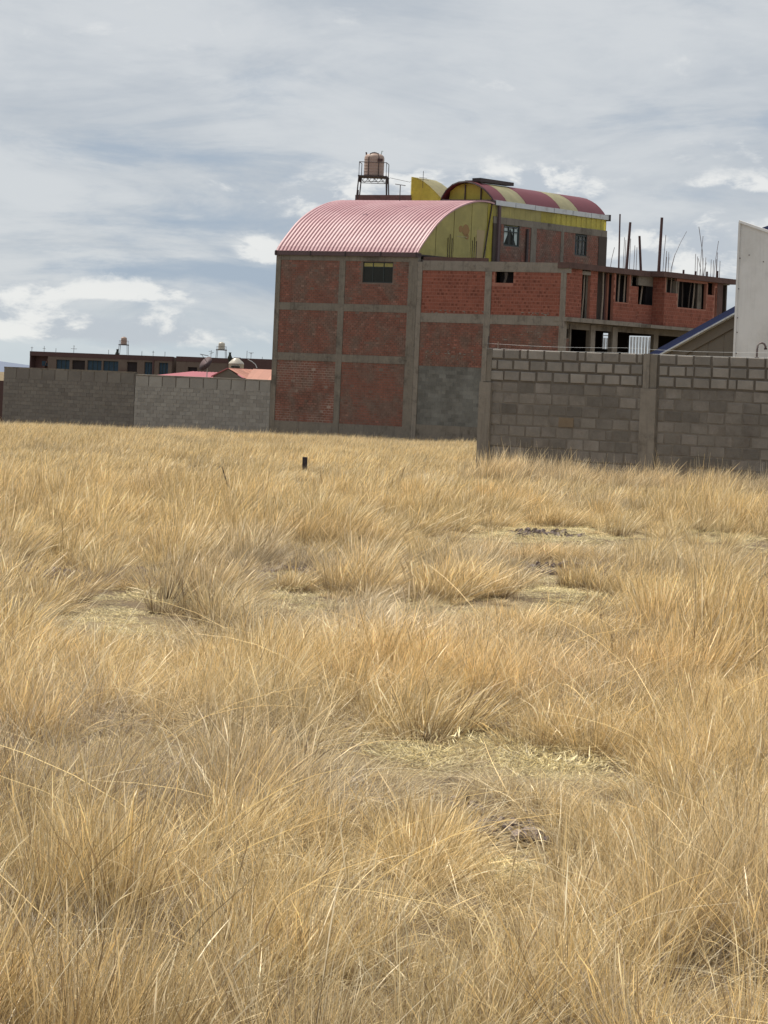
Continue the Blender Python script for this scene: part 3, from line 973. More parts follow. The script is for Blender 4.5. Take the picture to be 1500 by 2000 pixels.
# ------------------------------------------------------------------ near block wall
WP = Vector((2.105, 68.0, 0))
AW = math.radians(36)
NW = thing('block_wall', WP, -AW, 'near grey block wall with tall concrete posts, pale new courses on top', 'wall')
WL, RH = 10.4, .2275
ZT = 2.485
POSTS = (-.08, 3.90, 8.0)
variants = {}
def block_mesh(key, L, H, var):
    k = (key, round(L, 2), round(H, 3), var)
    if k in variants: return variants[k]
    j = .006 if key == 'new' else .010
    D = .02; c_ = .012
    r_ = lambda: rnd.uniform(-j, j)
    outer = [(0, D, 0), (L, D, 0), (L, D, H), (0, D, H)]
    mid = [(0 + r_(), .002, r_()), (L + r_(), .002, r_()), (L + r_(), .002, H + r_()), (r_(), .002, H + r_())]
    mid = [(x, y, z) for x, y, z in mid]
    inner = [(c_ + r_(), -.010 + r_() * .3, c_ + r_()), (L - c_ + r_(), -.010 + r_() * .3, c_ + r_()), (L - c_ + r_(), -.010 + r_() * .3, H - c_ + r_()), (c_ + r_(), -.010 + r_() * .3, H - c_ + r_())]
    v_ = outer + mid + inner
    f_ = []
    for b_ in (0, 4):
        for i in range(4): f_.append((b_ + i, b_ + (i + 1) % 4, b_ + 4 + (i + 1) % 4, b_ + 4 + i))
    f_.append((8, 9, 10, 11))
    me = bpy.data.meshes.new('block')
    me.from_pydata(v_, [], f_)
    bmfix(me)
    me.materials.append(M['cblock' if key == 'new' else 'cblock_old'])
    variants[k] = me
    return me


MB().box(-.03, WL, 0, .14, 1.79, ZT - .008).build('mortar_body', M['cmortar'], NW)
MB().box(-.03, WL, 0, .14, -.6, 1.79).build('mortar_body', M['cmortar_old'], NW)
for row in range(13):
    z1 = ZT - row * RH
    new = row < 3
    jz = .042 if new else .024
    jx = .046 if new else .028
    H = RH - jz
    for bi in range(3):
        a0 = (.12, 4.30, 8.36)[bi]; a1 = (3.88, 7.98, WL)[bi]
        x = a0 - (.0 if row % 2 == 0 else .17 + (.04 if not new else 0)) - rnd.uniform(0, .03)
        while x < a1 - .05:
            L = .365 if new else rnd.choice((.385, .385, .37, .355))
            if rnd.random() < .05: L = .15
            xa, xb = max(x, a0), min(x + L, a1)
            x += L + jx
            if xb - xa < .06: continue
            tan = (not new) and rnd.random() < .018
            o = bpy.data.objects.new('block', block_mesh('new' if new else 'old', round((xb - xa) / .02) * .02, H, rnd.randrange(5)))
            COL.objects.link(o); o.parent = NW
            o.location = (xa + rnd.uniform(-.004, .004), (-.014 if new else .002) + rnd.uniform(-.003, .003), z1 - H + rnd.uniform(-.004, .004))
# the one tan block that stands out
tb = MB().box(1.92, 2.28, -.02, .01, ZT - 7 * RH + .03, ZT - 6 * RH, 1, .006).build('block', M['cblock_tan'], NW, label='tan coloured block low in the wall')
for i, px_ in enumerate(POSTS):
    wL = .30 if i == 0 else .37
    MB().box(px_, px_ + wL, -.07, .16, -.6, 1.79, 1, .006).build('post_base', M['concrete_pale'], NW)
    MB().box(px_ + .03, px_ + wL * .48, -.05, .14, 1.80, ZT + .012, 1, .004).build('post_top', M['concrete_pale'], NW)
    MB().box(px_ + wL * .48, px_ + wL - .03, -.035, .14, 1.80, ZT + .008, 1, .004).build('post_top', M['concrete'], NW)
# wire strung along the top of the wall
ZW = ZT
WF = thing('wire_fence', WP, -AW, 'thin slack wires strung on small rods just above the near block wall', 'wire fence')
for zz, sg in ((.12, .03), (.02, .015)):
    pts = []
    for k in range(41):
        x = .0 + k * .18
        pts.append((x, .05, ZW + zz + .0 - sg * math.sin((x % 3.4) / 3.4 * math.pi)))
    MB().tube(pts, .002, 4).build('wire', M['gutter'], WF)
for x in (.28, 3.9, 7.9): MB().tube([(x, .05, ZW - .02), (x, .05, ZW + .16)], .008, 4).build('wire_rod', M['pole'], WF)
MB().tube([(.02, .05, ZW - .02), (.03, .05, ZW + .27)], .012, 4).build('wire_rod', M['steel'], WF)

# ------------------------------------------------------------------ far-left block walls
def far_wall(u0, u1, ztop, zb, mm, label, seed):
    r2 = random.Random(seed)
    base = frame_at(-17.72, 0, 0)
    W = thing('yard_wall', base, RZ, label, 'wall', 'grey yard walls left of the brick building')
    MB().box(u0, u1, .0, .2, zb, ztop - .01).build('mortar_body', M[mm], W)
    MB().box(u0 + .05, u1 - .05, -.006, .0, ztop - .56, ztop - .07).build('slot_backing', M['cmortar'], W)
    ca = {}
    BH = .205
    MB().box(u0, u1, -.025, .2, ztop - .07, ztop + .01, 1, .01).build('coping', M['concrete'], W)
    # tall upper pieces between weep slots
    u = u0
    while u < u1 - .1:
        L = min(.90, u1 - u)
        MB().box(u + .022, u + L - .022, -.02, .03, ztop - .635, ztop - .06, 1, .004).build('block', M[mm], W)
        u += .92
    z = ztop - .635; r = 0
    while z > zb + .3:
        u = u0 - (.22 if r % 2 else 0)
        while u < u1:
            a, b = max(u0, u), min(u1, u + .425)
            u += .44
            if b - a < .08: continue
            k = (round(b - a, 2), r2.randrange(3))
            if k not in ca:
                mb = MB().box(0, k[0], -.016, .03, 0, BH - .012, 1, .006)
                o = mb.build('block', M[mm], W); ca[k] = o.data
            else:
                o = bpy.data.objects.new('block', ca[k]); COL.objects.link(o); o.parent = W
            o.location = (a, r2.uniform(-.006, .004), z - BH)
        z -= BH; r += 1
    return W


far_wall(-9.02, -.02, 1.68, -1.9, 'lblock', 'pale grey block wall joining the left corner of the brick building', 3)
far_wall(-18.3, -9.06, 1.80, -2.2, 'lblock_dark', 'darker and slightly taller block wall at the left edge of the field', 4)
o = MB().box(-27, -19.5, 3.0, 3.2, -2.2, 1.0, 1, .01).build('shed_wall', M['adobe_dark'])
o.location = frame_at(-17.72 + 1.0, 0, 0); o.rotation_euler = (0, 0, RZ)
tag(o, 'dark low wall just past the left end of the block walls', 'wall')

# ------------------------------------------------------------------ white shed and blue-roofed lean-to
SB = at(1435, 700, 100); SB.z = 0
WS = thing('white_shed', SB, RZ, 'tall white metal clad shed with blue roof at the right edge', 'shed')
k = .317
def shed_top(u): return 7.17 - u * .3
for i in range(8):
    a, b = i * 1.1, (i + 1) * 1.1 - .004
    MB().prism([(a, -.2), (b, -.2), (b, shed_top(b)), (a, shed_top(a))], 1, 0, .05).build('wall_sheet', M['shed_white'], WS)
MB().prism([(-.03, shed_top(0) - .02), (9, shed_top(9) - .02), (9, shed_top(9) + .06), (-.03, shed_top(0) + .06)], 1, -.06, .02).build('verge_trim', M['shed_trim'], WS)
MB().box(-.05, .02, -.04, .06, -.2, shed_top(0)).build('corner_trim', M['shed_white'], WS)
MB().box(-.04, .0, .06, 11.9, -.2, 6.9).build('side_wall', M['shed_white'], WS)
MB().prism([(.55, shed_top(.55) + .0), (9, shed_top(9) + .0), (9, shed_top(9) + .9), (.9, shed_top(.9) + .22)], 1, .3, 12).build('roof', M['blue'], WS)
for u, z in ((.04, 6.05), (.35, 6.15), (.85, 5.95), (.04, 5.1), (.04, 4.2), (.05, 3.75), (.05, 3.1), (1.6, 5.7)):
    MB().lathe([(.018, 0), (.018, .012)], 8).build('screw', M['flashing'], WS).matrix_local = Matrix.Translation((u, -.005, z)) @ Matrix.Rotation(math.pi / 2, 4, 'X')
LT = thing('lean_to', SB, RZ, 'lean-to with steep blue roof edge against the white shed', 'lean-to')
def lt(u): return 4.60 + u * .522
for i in range(8):
    b = -.04 - i * .55; a = b - .55 + .012
    if lt(a) - .35 < 0: break
    MB().prism([(a, -.2), (b, -.2), (b, lt(b) - .30), (a, lt(a) - .30)], 1, .35 + .006 * (i % 2), .40).build('wall_sheet', M['tanwall'], LT)
MB().prism([(-4.6, lt(-4.6) - .19), (-.06, lt(0) - .22), (-.06, lt(0)), (-4.6, lt(-4.6))], 1, .1, .3).build('blue_fascia', M['blue'], LT)
MB().prism([(-4.6, lt(-4.6) - .27), (-.06, lt(0) - .27), (-.06, lt(0) - .215), (-4.6, lt(-4.6) - .215)], 1, .05, .25).build('roof_trim', M['gutter'], LT)
MB().prism([(-4.6, lt(-4.6) - .19), (-.06, lt(0) - .19), (-.06, lt(0) - .0), (-4.6, lt(-4.6) - .0)], 1, .302, 9).build('roof', M['blue'], LT)
MB().prism([(-4.3, lt(-4.3) - .62), (-.06, lt(0) - .62), (-.06, lt(0) - .272), (-4.3, lt(-4.3) - .272)], 1, .28, .34).build('soffit_band', M['tanwall'], LT)
# bent pipe poking up in front of the shed
HK = at(1478, 700, 92)
pts = [(0, 0, -.6), (0, 0, .25), (.01, 0, .36), (.06, 0, .43), (.13, 0, .45), (.20, 0, .42), (.235, 0, .35), (.24, 0, .30)]
hk = thing('bent_pipe', HK, 0, 'grey pipe with hooked top rising behind the near wall', 'pipe')
MB().tube(pts, .030, 8).build('pipe', M['rebar'], hk, smoothf=True)
MB().tube([(-.06, 0, .02), (.06, 0, .02)], .02, 6).build('bracket', M['steel'], hk)
MB().tube([(.24, 0, .31), (.245, 0, .26)], .045, 8).build('nozzle', M['steel'], hk)

# ------------------------------------------------------------------ far houses on the left
FX = at(60, 700, 255); FX.z = 0
F1 = thing('flat_roofed_house', FX, RZ, 'long low brown house with blue curtained windows and a water tank on its roof', 'house')
ops = [(2.6, 3.95, .5, 2.62), (4.2, 5.5, .5, 2.62), (5.72, 7.15, .5, 2.66), (7.3, 8.8, .5, 2.66), (9.65, 10.65, .5, 2.66), (11.35, 12.2, .5, 2.70), (12.75, 13.65, .5, 2.7)]
fm = MB()
for a, b, c_, d in cells(1.75, 14.0, -2, 2.85, ops): fm.box(a, b, 0, .2, c_, d)
fm.build('front_wall', M['adobe'], F1)
MB().box(-.1, 14.02, -.03, .25, 2.85, 3.19, 1, .01).build('parapet', M['adobe_dark'], F1)
MB().box(-.1, 1.75, .6, .8, -2, 2.85).build('recessed_wall', M['adobe_dark'], F1)
MB().box(-.1, .0, 0, 8, -2, 3.15).build('side_wall', M['adobe_dark'], F1)
MB().box(13.9, 14.0, .2, 8, -2, 3.15).build('side_wall', M['adobe'], F1)
MB().box(0, 13.9, .25, 8, 2.9, 3.0).build('roof', M['concrete'], F1)
MB().box(12.15, 12.3, -.06, 0, -1, 2.9).build('downpipe', M['adobe_dark'], F1)
for a, b, c_, d in ops:
    bl = a not in (4.2, 9.65)
    wn = MB().box(a, b, .12, .14, c_, d).build('window', M['bluecur' if bl else 'darkroom'], F1)
    if bl:
        for f in (.33, .66): MB().box(a + (b - a) * f - .02, a + (b - a) * f + .02, .08, .12, c_, d).build('mullion', M['frame'], wn)
# laundry and stairs at the recessed end
st = MB()
for k in range(7): st.box(.95 + k * .13, 1.1 + k * .13, .1, .5, 1.6 + k * .18, 1.75 + k * .18)
st.build('stair', M['slab_edge'], F1)
o = MB().box(0, .75, 0, .03, 0, .33, 1, .04).build('hanging_cloth', M['bluecur']); o.location = FX + Vector((1.0, -.7, 2.1))
tag(o, 'dark blue cloth hanging by the stair of the far brown house', 'cloth')
F2P = at(345, 700, 247); F2P.z = 0
F2 = thing('far_house', F2P, RZ, 'second low brown house with dark parapet, behind the pink and orange roofs', 'house')
ops = [(1.1, 2.0, 1.9, 2.45), (5.4, 6.1, 2.0, 2.5)]
fm = MB()
for a, b, c_, d in cells(0, 10.0, -2, 2.85, ops): fm.box(a, b, 0, .2, c_, d)
fm.build('front_wall', M['adobe'], F2)
for a, b, c_, d in ops: MB().box(a, b, .12, .14, c_, d).build('window', M['darkroom'], F2)
MB().box(-.03, 4.9, -.03, .25, 2.85, 3.23, 1, .01).build('parapet', M['adobe_dark'], F2)
MB().box(4.9, 10.3, -.06, .25, 2.35, 3.28, 1, .01).build('parapet', M['adobe_dark'], F2)
MB().box(0, .15, .2, 8, -2, 3.15).build('side_wall', M['adobe'], F2)
MB().box(0, 10.2, .25, 8, 2.9, 3.0).build('roof', M['concrete'], F2)
MB().box(-1.0, 0, .3, .5, -2, 2.12).build('link_wall', M['adobe_dark'], F2)
# tanks on those roofs
a = at(241, 690, 251)
tank_stand(a - Vector((0, 0, .1)), .62, .72, .35, 'thin steel stand under the reddish tank on the far left house', False, .02)
tank(a + Vector((0, 0, .66)), .23, .62, 'tank', 'small reddish water tank on the far left house')
a = at(432, 697, 249)
tank_stand(a - Vector((0, 0, .1)), .66, .60, .3, 'thin steel stand under the cream tank on the second far house', False, .02)
tank(a + Vector((0, 0, .52)), .25, .62, 'tank_cream', 'small cream water tank on its stand over the second far house')
# big cream tank close behind the roofs
a = at(461, 722, 205)
t = thing('cream_tank', a, 0, 'wide cream water tank with conical shoulders behind the orange roof', 'water tank', 'water tanks above the roofs')
MB().lathe([(.47, -.6), (.48, .35), (.50, .37), (.48, .40), (.46, .45), (.22, .68), (.18, .72), (.03, .74)], 26).build('tank_body', M['tank_cream'], t, smoothf=True)
MB().box(-.30, .26, -.52, -.44, .12, .22).build('label_band', M['green'], t)
MB().tube([(-.2, 0, .62), (-.15, 0, .74), (.25, 0, .74), (.3, 0, .6)], .04, 5).build('lid_clamp', M['flashing'], t)
# pink flat roof and orange gabled roof
PR = at(275, 733, 200); PR.z = 0
H1 = thing('pink_roofed_house', PR, RZ, 'low house showing only its bright pink sheet roof above the pale wall', 'house')
pk = MB()
for k in range(24):
    a0_ = .05 + k * .26
    pk.add([(a0_, 0, 1.55), (a0_ + .25, 0, 1.55), (a0_ + .25, 5.2, 2.02), (a0_, 5.2, 2.02), (a0_ + .125, 0, 1.585), (a0_ + .125, 5.2, 2.055)], [(0, 4, 5, 3), (4, 1, 2, 5)])
pk.build('roof', M['pinkroof'], H1)
MB().box(0, 6.3, .3, 5, -2, 1.50).build('wall', M['adobe'], H1)
HG = at(425, 745, 197); HG.z = 0
H2 = thing('orange_roofed_house', HG, RZ, 'small house with orange red gabled roof and beige gable end', 'house')
MB().prism([(-.1, 1.0), (1.85, 1.0), (1.85, 1.72), (.75, 2.26), (-.35, 1.85), (-.35, 1.0)], 1, 0, .1).build('gable_wall', M['tanwall'], H2)
MB().box(-.1, 1.8, .1, 6, -2, 1.6).build('wall', M['adobe'], H2)
for k in range(15):
    a0_ = k * .42
    c_ = rnd.uniform(.8, 1.15)
    s_ = MB()
    # roof plane rises from the near right eave to the ridge and is seen from its low side
    s_.add([(2.3, a0_ * 0 + .0 + k * .42, 1.66), (2.3, k * .42 + .40, 1.66), (.75, k * .42 + .40, 2.31), (.75, k * .42, 2.31), (1.5, k * .42 + .2, 2.03)], [(0, 1, 4), (1, 2, 4), (2, 3, 4), (3, 0, 4)], c_)
    s_.build('roof_sheet', M['redroof'], H2)
s_ = MB()
for k in range(10):
    c_ = rnd.uniform(.75, 1.2)
    x0_ = 1.0 + k * .42
    s_.add([(x0_ + 1.1, -.05, 1.70), (x0_ + 1.52, -.05, 1.70), (x0_ + .40, 2.3, 2.34), (x0_ - .02, 2.3, 2.34)], [(0, 1, 2, 3)], c_)
s_.build('front_roof_sheet', M['redroof'], H2)
MB().box(1.95, 6.5, .0, .2, -2, 1.68).build('front_wall', M['tanwall'], H2)
MB().prism([(-.45, 1.80), (.75, 2.33), (.75, 2.27), (-.45, 1.74)], 1, -.1, 2).build('verge', M['pinkroof'], H2)
# satellite dish
a = at(404, 738, 190)
t = thing('satellite_dish', a, 0, 'grey mesh satellite dish on a post over the pale block wall', 'antenna', 'aerials on the roofs')
MB().tube([(0, 0, -.4), (0, 0, .75)], .03, 6).build('mast', M['gutter'], t)
prof = [(r_ * .07, .0 + (r_ * .07) ** 2 * .7) for r_ in range(1, 8)]
dsh = MB().lathe(prof, 18).build('dish', M['flashing'], t, smoothf=True)
dsh.matrix_local = Matrix.Translation((.0, 0, .75)) @ Matrix.Rotation(math.radians(-50), 4, 'Y') @ Matrix.Rotation(math.radians(35), 4, 'X')
MB().tube([(.1, 0, .75), (-.35, -.2, 1.35)], .014, 4).build('feed_arm', M['steel'], t)
MB().tube([(-.45, -.2, 1.38), (.05, -.2, 1.30)], .018, 4).build('crossbar', M['steel'], t)
# small aerials along the far roofs, each its own
FA = [(62, 688, 677, 'faint aerial at the left end of the far left roof', [(.8, .1, 0)]), (86, 688, 676, 'pair of faint rods over the stair of the far left house', [(.6, .12, .02)]),
      (109, 689, 680, 'third faint rod along the far left roof', []), (144, 689, 675, 'dark cross shaped aerial on the far left roof', [(.55, .24, 0), (.95, .06, 0)]),
      (212, 692, 683, 'faint rod left of the reddish tank', []), (277, 692, 686, 'faint rod right of the reddish tank', []), (299, 694, 685, 'slender rod near the right end of the far left roof', [(.7, .1, 0)]),
      (322, 696, 687, 'last faint rod on the far left roof', []), (412, 697, 684, 'branching aerial left of the cream tank on stand', [(.75, .2, .05), (.5, .12, -.05)]),
      (482, 700, 685, 'leaning rod right of the wide cream tank', []), (490, 702, 689, 'funnel shaped aerial right of the wide cream tank', [(1, .2, 0), (.85, .1, 0)]), (512, 704, 697, 'rod closest to the brick building corner', [])]
for px_, y0, y1, lb, bars in FA: aerial(px_, y0, y1, 248, bars, lb, .016)
for px_, Y, s__, lb in ((229, 250.5, .17, 'dark heap beside the legs of the reddish tank'), (449, 215, .16, 'dark bundle beside the wide cream tank')):
    o = MB().lathe([(.3 * s__, -.3), (.9 * s__, 0), (1.0 * s__, .3 * s__), (.5 * s__, 1.4 * s__), (.45 * s__, 2.2 * s__), (.1, 2.5 * s__)], 8).build('bundle', M['green'])
    o.location = at(px_, 690 if px_ < 300 else 697, Y) - Vector((0, 0, .1)); tag(o, lb, 'bundle')
o = MB().tube([tuple(at(484, 702, 215)), tuple(at(492, 706, 215)), tuple(at(499, 712, 215)), tuple(at(502, 719, 215))], .03, 5).build('curved_pipe', M['gutter'])
tag(o, 'pale curved pipe between wide cream tank and brick building', 'pipe')

# ------------------------------------------------------------------ small things in the field
def gp_(px, py):
    r = ray(px, py); t = -EZ / r[2]
    return Vector((r[0] * t, t, gz(r[0] * t, t)))


a = Vector((-1.62, 69.0, gz(0, 69) - .03))
t = thing('marker_stake', a, 0, 'small dark wooden stake standing alone in the grass before the brick building', 'stake')
MB().box(-.05, .05, -.045, .045, 0, .40, 1, .006).build('stake', M['wood'], t)
a = gp_(466, 1010)
o = MB().tube([(0, 0, -.1), (-.02, 0, .18), (-.09, 0, .33), (-.15, 0, .42), (-.22, 0, .62)], .018, 5, .006).build('dead_branch', M['wood'])
o.location = a; tag(o, 'bare dead branch sticking up left in the grass', 'branch')


def rocky(name, pos, sx_, sy_, sz_, mm, label, cat, seed, n=10):
    r2 = random.Random(seed)
    vs, fs = [], []
    R, K = 6, n
    for i in range(R + 1):
        ph = i / R * math.pi / 2
        for k_ in range(K):
            th = 2 * math.pi * k_ / K
            rr = 1 + r2.uniform(-.2, .2)
            vs.append((sx_ * math.cos(th) * math.cos(ph) * rr, sy_ * math.sin(th) * math.cos(ph) * rr, sz_ * math.sin(ph) * rr - .02))
    for i in range(R):
        for k_ in range(K):
            fs.append((i * K + k_, i * K + (k_ + 1) % K, (i + 1) * K + (k_ + 1) % K, (i + 1) * K + k_))
    o = MB().add(vs, fs).build(name, M[mm])
    o.location = pos
    return tag(o, label, cat)


rocky('stone', gp_(690, 1535), .07, .06, .05, 'stone', 'pale flat stone lying among the grass left of centre', 'stone', 1)
CLODS = [(1085, 1120, 1.0, .34), (795, 1122, .55, .26), (565, 1122, .5, .24), (80, 1128, .8, .3), (990, 1625, .28, .10), (905, 1580, .16, .08), (325, 1495, .22, .09), (255, 1118, .4, .2), (1075, 1040, .9, .2), (945, 1415, .22, .1), (165, 1470, .2, .08)]
CL_POS = []
for i, (px_, py_, w_, h_) in enumerate(CLODS):
    g0 = gp_(px_, py_)
    CL_POS.append((g0.x, g0.y, w_))
    mb = MB(); r2 = random.Random(50 + i)
    for k_ in range(int(30 + w_ * 110)):
        x = r2.uniform(-1, 1) * w_ * .5; y = r2.uniform(-1, 1) * w_ * .8
        s__ = r2.uniform(.008, .030) * (1.35 if w_ > .4 else 1)
        z = r2.random() * h_ * .18 * max(0, 1 - (2 * x / w_) ** 2)
        vs = []
        for zz, rr in ((-.5, .8), (.1, 1.0), (.75, .55)):
            for q_ in range(5):
                th = q_ * 1.2566 + r2.uniform(-.5, .5)
                vs.append((x + s__ * rr * math.cos(th), y + s__ * rr * math.sin(th) * .9, z + s__ * (zz + r2.uniform(-.3, .3)) * .9))
        fs = [(r_ * 5 + q_, r_ * 5 + (q_ + 1) % 5, r_ * 5 + 5 + (q_ + 1) % 5, r_ * 5 + 5 + q_) for r_ in (0, 1) for q_ in range(5)] + [(10, 11, 12, 13, 14)]
        mb.add(vs, fs)
    o = mb.build('earth_clods', M['clod'], None, 'stuff'); o.location = g0
    tag(o, 'patch of broken dark earth clods between grass tufts', 'earth')


# ------------------------------------------------------------------ grass
rng = np.random.default_rng(7)
gm = bpy.data.materials.new('dry_grass_matter')
gm.use_nodes = True
nt = gm.node_tree; X.nt = nt
b = nt.nodes['Principled BSDF']
ac = nt.nodes.new('ShaderNodeAttribute'); ac.attribute_name = 'gcol'
ai = nt.nodes.new('ShaderNodeAttribute'); ai.attribute_name = 'tint'; ai.attribute_type = 'INSTANCER'
sp = nt.nodes.new('ShaderNodeSeparateXYZ'); nt.links.new(ai.outputs['Vector'], sp.inputs[0])
grey, green, val = X(sp.outputs[0]), X(sp.outputs[1]), X(sp.outputs[2])
lum = nt.nodes.new('ShaderNodeSeparateColor'); nt.links.new(ac.outputs['Color'], lum.inputs[0])
L_ = X(lum.outputs[0]) * .45 + X(lum.outputs[1]) * .4 + X(lum.outputs[2]) * .15
def scaled(L, col):
    n = nt.nodes.new('ShaderNodeVectorMath'); n.operation = 'SCALE'
    n.inputs[0].default_value = col; nt.links.new(L.v, n.inputs['Scale']); return n.outputs[0]
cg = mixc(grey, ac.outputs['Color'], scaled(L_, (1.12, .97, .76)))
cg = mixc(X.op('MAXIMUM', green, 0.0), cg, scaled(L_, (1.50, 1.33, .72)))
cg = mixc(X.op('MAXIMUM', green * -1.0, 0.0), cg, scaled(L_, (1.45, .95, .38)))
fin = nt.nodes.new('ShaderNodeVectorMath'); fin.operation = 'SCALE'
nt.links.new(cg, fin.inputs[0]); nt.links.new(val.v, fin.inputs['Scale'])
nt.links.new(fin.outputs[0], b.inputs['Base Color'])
b.inputs['Roughness'].default_value = .5
b.inputs['Specular IOR Level'].default_value = .35
tl = nt.nodes.new('ShaderNodeBsdfTranslucent'); nt.links.new(fin.outputs[0], tl.inputs[0])
ms = nt.nodes.new('ShaderNodeMixShader'); ms.inputs[0].default_value = .28
nt.links.new(b.outputs[0], ms.inputs[1]); nt.links.new(tl.outputs[0], ms.inputs[2])
nt.links.new(ms.outputs[0], nt.nodes['Material Output'].inputs[0])

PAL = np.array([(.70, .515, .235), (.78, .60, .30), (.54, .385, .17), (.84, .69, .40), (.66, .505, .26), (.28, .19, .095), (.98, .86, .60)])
ROOT = np.array((.10, .064, .036))  # brown leaf sheaths, deepened further to paint shade into gaps between tufts


def blades(n, R, Lm, Lv, wd, seg, splay, wind, droop, seed, stray=0.0, head=0.0, pal=PAL, up=1.0):
    """one clump: n ribbons that splay from a crown and bow with the wind (+x)"""
    g = np.random.default_rng(seed)
    th = g.uniform(0, 2 * math.pi, n); rr = R * np.sqrt(g.random(n))
    bx, by = rr * np.cos(th), rr * np.sin(th)
    L = np.maximum(Lm * .25, Lm * (1 + Lv * g.normal(size=n)))
    sp_ = splay * (rr / max(R, 1e-6) * .7 + .3 * np.abs(g.normal(size=n)))
    a2 = th + g.normal(size=n) * .5
    d = np.stack([np.cos(a2) * sp_ + wind * g.uniform(.4, 1.3, n), np.sin(a2) * sp_, np.full(n, up)], 1)
    if stray:
        k = g.random(n) < stray
        d[k] += g.normal(size=(k.sum(), 3)) * np.array((.9, .9, .1))
    d /= np.linalg.norm(d, axis=1)[:, None]
    pd = np.stack([g.normal(size=n) * .25 + .5 * wind + np.cos(a2) * .5, g.normal(size=n) * .4 + np.sin(a2) * .5, -.55 - .6 * g.random(n)], 1) * (droop * g.uniform(.2, 1.6, n))[:, None]
    fa = g.uniform(0, math.pi, n)
    side = np.stack([np.cos(fa), np.sin(fa), np.zeros(n)], 1)
    side = side - (side * d).sum(1)[:, None] * d
    side /= np.linalg.norm(side, axis=1)[:, None]
    cb_ = pal[g.integers(0, len(pal), n)] * np.exp(g.normal(size=n) * .26)[:, None].clip(.5, 1.6)
    hd = g.random(n) < head
    V = np.zeros((n, seg + 1, 2, 3)); Cc_ = np.zeros((n, seg + 1, 2, 3))
    base = np.stack([bx, by, np.full(n, -.02)], 1)
    w0 = wd * np.exp(g.normal(size=n) * .30).clip(.5, 1.7)
    for s in range(seg + 1):
        t = s / seg
        p = base + (d * t + pd * t * t * .8) * L[:, None]
        p[:, 2] = np.maximum(p[:, 2], .004)
        ww = w0 * (1 - .75 * t)
        if s >= seg - 1 and head: ww = np.where(hd, w0 * (1.45 if s == seg - 1 else .5), ww)
        V[:, s, 0] = p - side * ww[:, None] / 2
        V[:, s, 1] = p + side * ww[:, None] / 2
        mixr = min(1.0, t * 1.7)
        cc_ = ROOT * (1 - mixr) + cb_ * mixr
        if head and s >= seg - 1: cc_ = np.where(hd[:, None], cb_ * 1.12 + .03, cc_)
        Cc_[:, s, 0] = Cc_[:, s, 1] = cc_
    V = V.reshape(-1, 3); Cc_ = Cc_.reshape(-1, 3)
    idx = np.arange(n)[:, None] * (seg + 1) * 2 + np.arange(seg)[None, :] * 2
    F = np.stack([idx, idx + 1, idx + 3, idx + 2], -1).reshape(-1, 4)
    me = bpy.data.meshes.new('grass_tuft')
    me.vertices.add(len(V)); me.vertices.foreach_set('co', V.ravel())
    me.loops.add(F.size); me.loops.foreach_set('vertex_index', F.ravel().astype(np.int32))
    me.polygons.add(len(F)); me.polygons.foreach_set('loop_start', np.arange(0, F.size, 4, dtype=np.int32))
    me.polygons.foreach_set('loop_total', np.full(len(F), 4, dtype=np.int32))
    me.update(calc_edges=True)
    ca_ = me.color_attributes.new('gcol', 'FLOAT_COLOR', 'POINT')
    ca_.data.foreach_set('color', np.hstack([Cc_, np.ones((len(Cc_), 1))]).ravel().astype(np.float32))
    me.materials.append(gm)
    return me


def family(name, metas):
    cn = bpy.data.collections.new(name)
    for i, me in enumerate(metas):
        o = bpy.data.objects.new('grass_tuft', me)     # suffixes keep their order
        cn.objects.link(o)
    return cn


def gn_scatter(name, cn, pos, eul, scl, idx, tint, label):
    me = bpy.data.meshes.new(name)
    n = len(pos)
    me.vertices.add(n)
    me.vertices.foreach_set('co', pos.astype(np.float32).ravel())
    for nm_, ty, arr, key in (('rot', 'FLOAT_VECTOR', eul, 'vector'), ('scl', 'FLOAT_VECTOR', scl, 'vector'), ('pick', 'INT', idx, 'value'), ('tint', 'FLOAT_VECTOR', tint, 'vector')):
        a_ = me.attributes.new(nm_, ty, 'POINT')
        a_.data.foreach_set(key, (arr.astype(np.int32) if ty == 'INT' else arr.astype(np.float32)).ravel())
    o = link(name, me, gm, None, 'stuff')
    tag(o, label, 'grass')
    g = bpy.data.node_groups.new(name, 'GeometryNodeTree')
    g.interface.new_socket('Geometry', in_out='INPUT', socket_type='NodeSocketGeometry')
    g.interface.new_socket('Geometry', in_out='OUTPUT', socket_type='NodeSocketGeometry')
    N = g.nodes; Lk = g.links
    gi = N.new('NodeGroupInput'); go = N.new('NodeGroupOutput')
    ip = N.new('GeometryNodeInstanceOnPoints')
    ci = N.new('GeometryNodeCollectionInfo')
    ci.inputs['Collection'].default_value = cn
    ci.inputs['Separate Children'].default_value = True
    ci.inputs['Reset Children'].default_value = True
    ip.inputs['Pick Instance'].default_value = True
    def na(nm_, ty):
        q_ = N.new('GeometryNodeInputNamedAttribute'); q_.data_type = ty; q_.inputs[0].default_value = nm_
        return q_.outputs[0]
    Lk.new(gi.outputs[0], ip.inputs['Points'])
    Lk.new(ci.outputs[0], ip.inputs['Instance'])
    Lk.new(na('pick', 'INT'), ip.inputs['Instance Index'])
    Lk.new(na('rot', 'FLOAT_VECTOR'), ip.inputs['Rotation'])
    Lk.new(na('scl', 'FLOAT_VECTOR'), ip.inputs['Scale'])
    Lk.new(ip.outputs[0], go.inputs[0])
    md = o.modifiers.new('scatter', 'NODES'); md.node_group = g
    return o


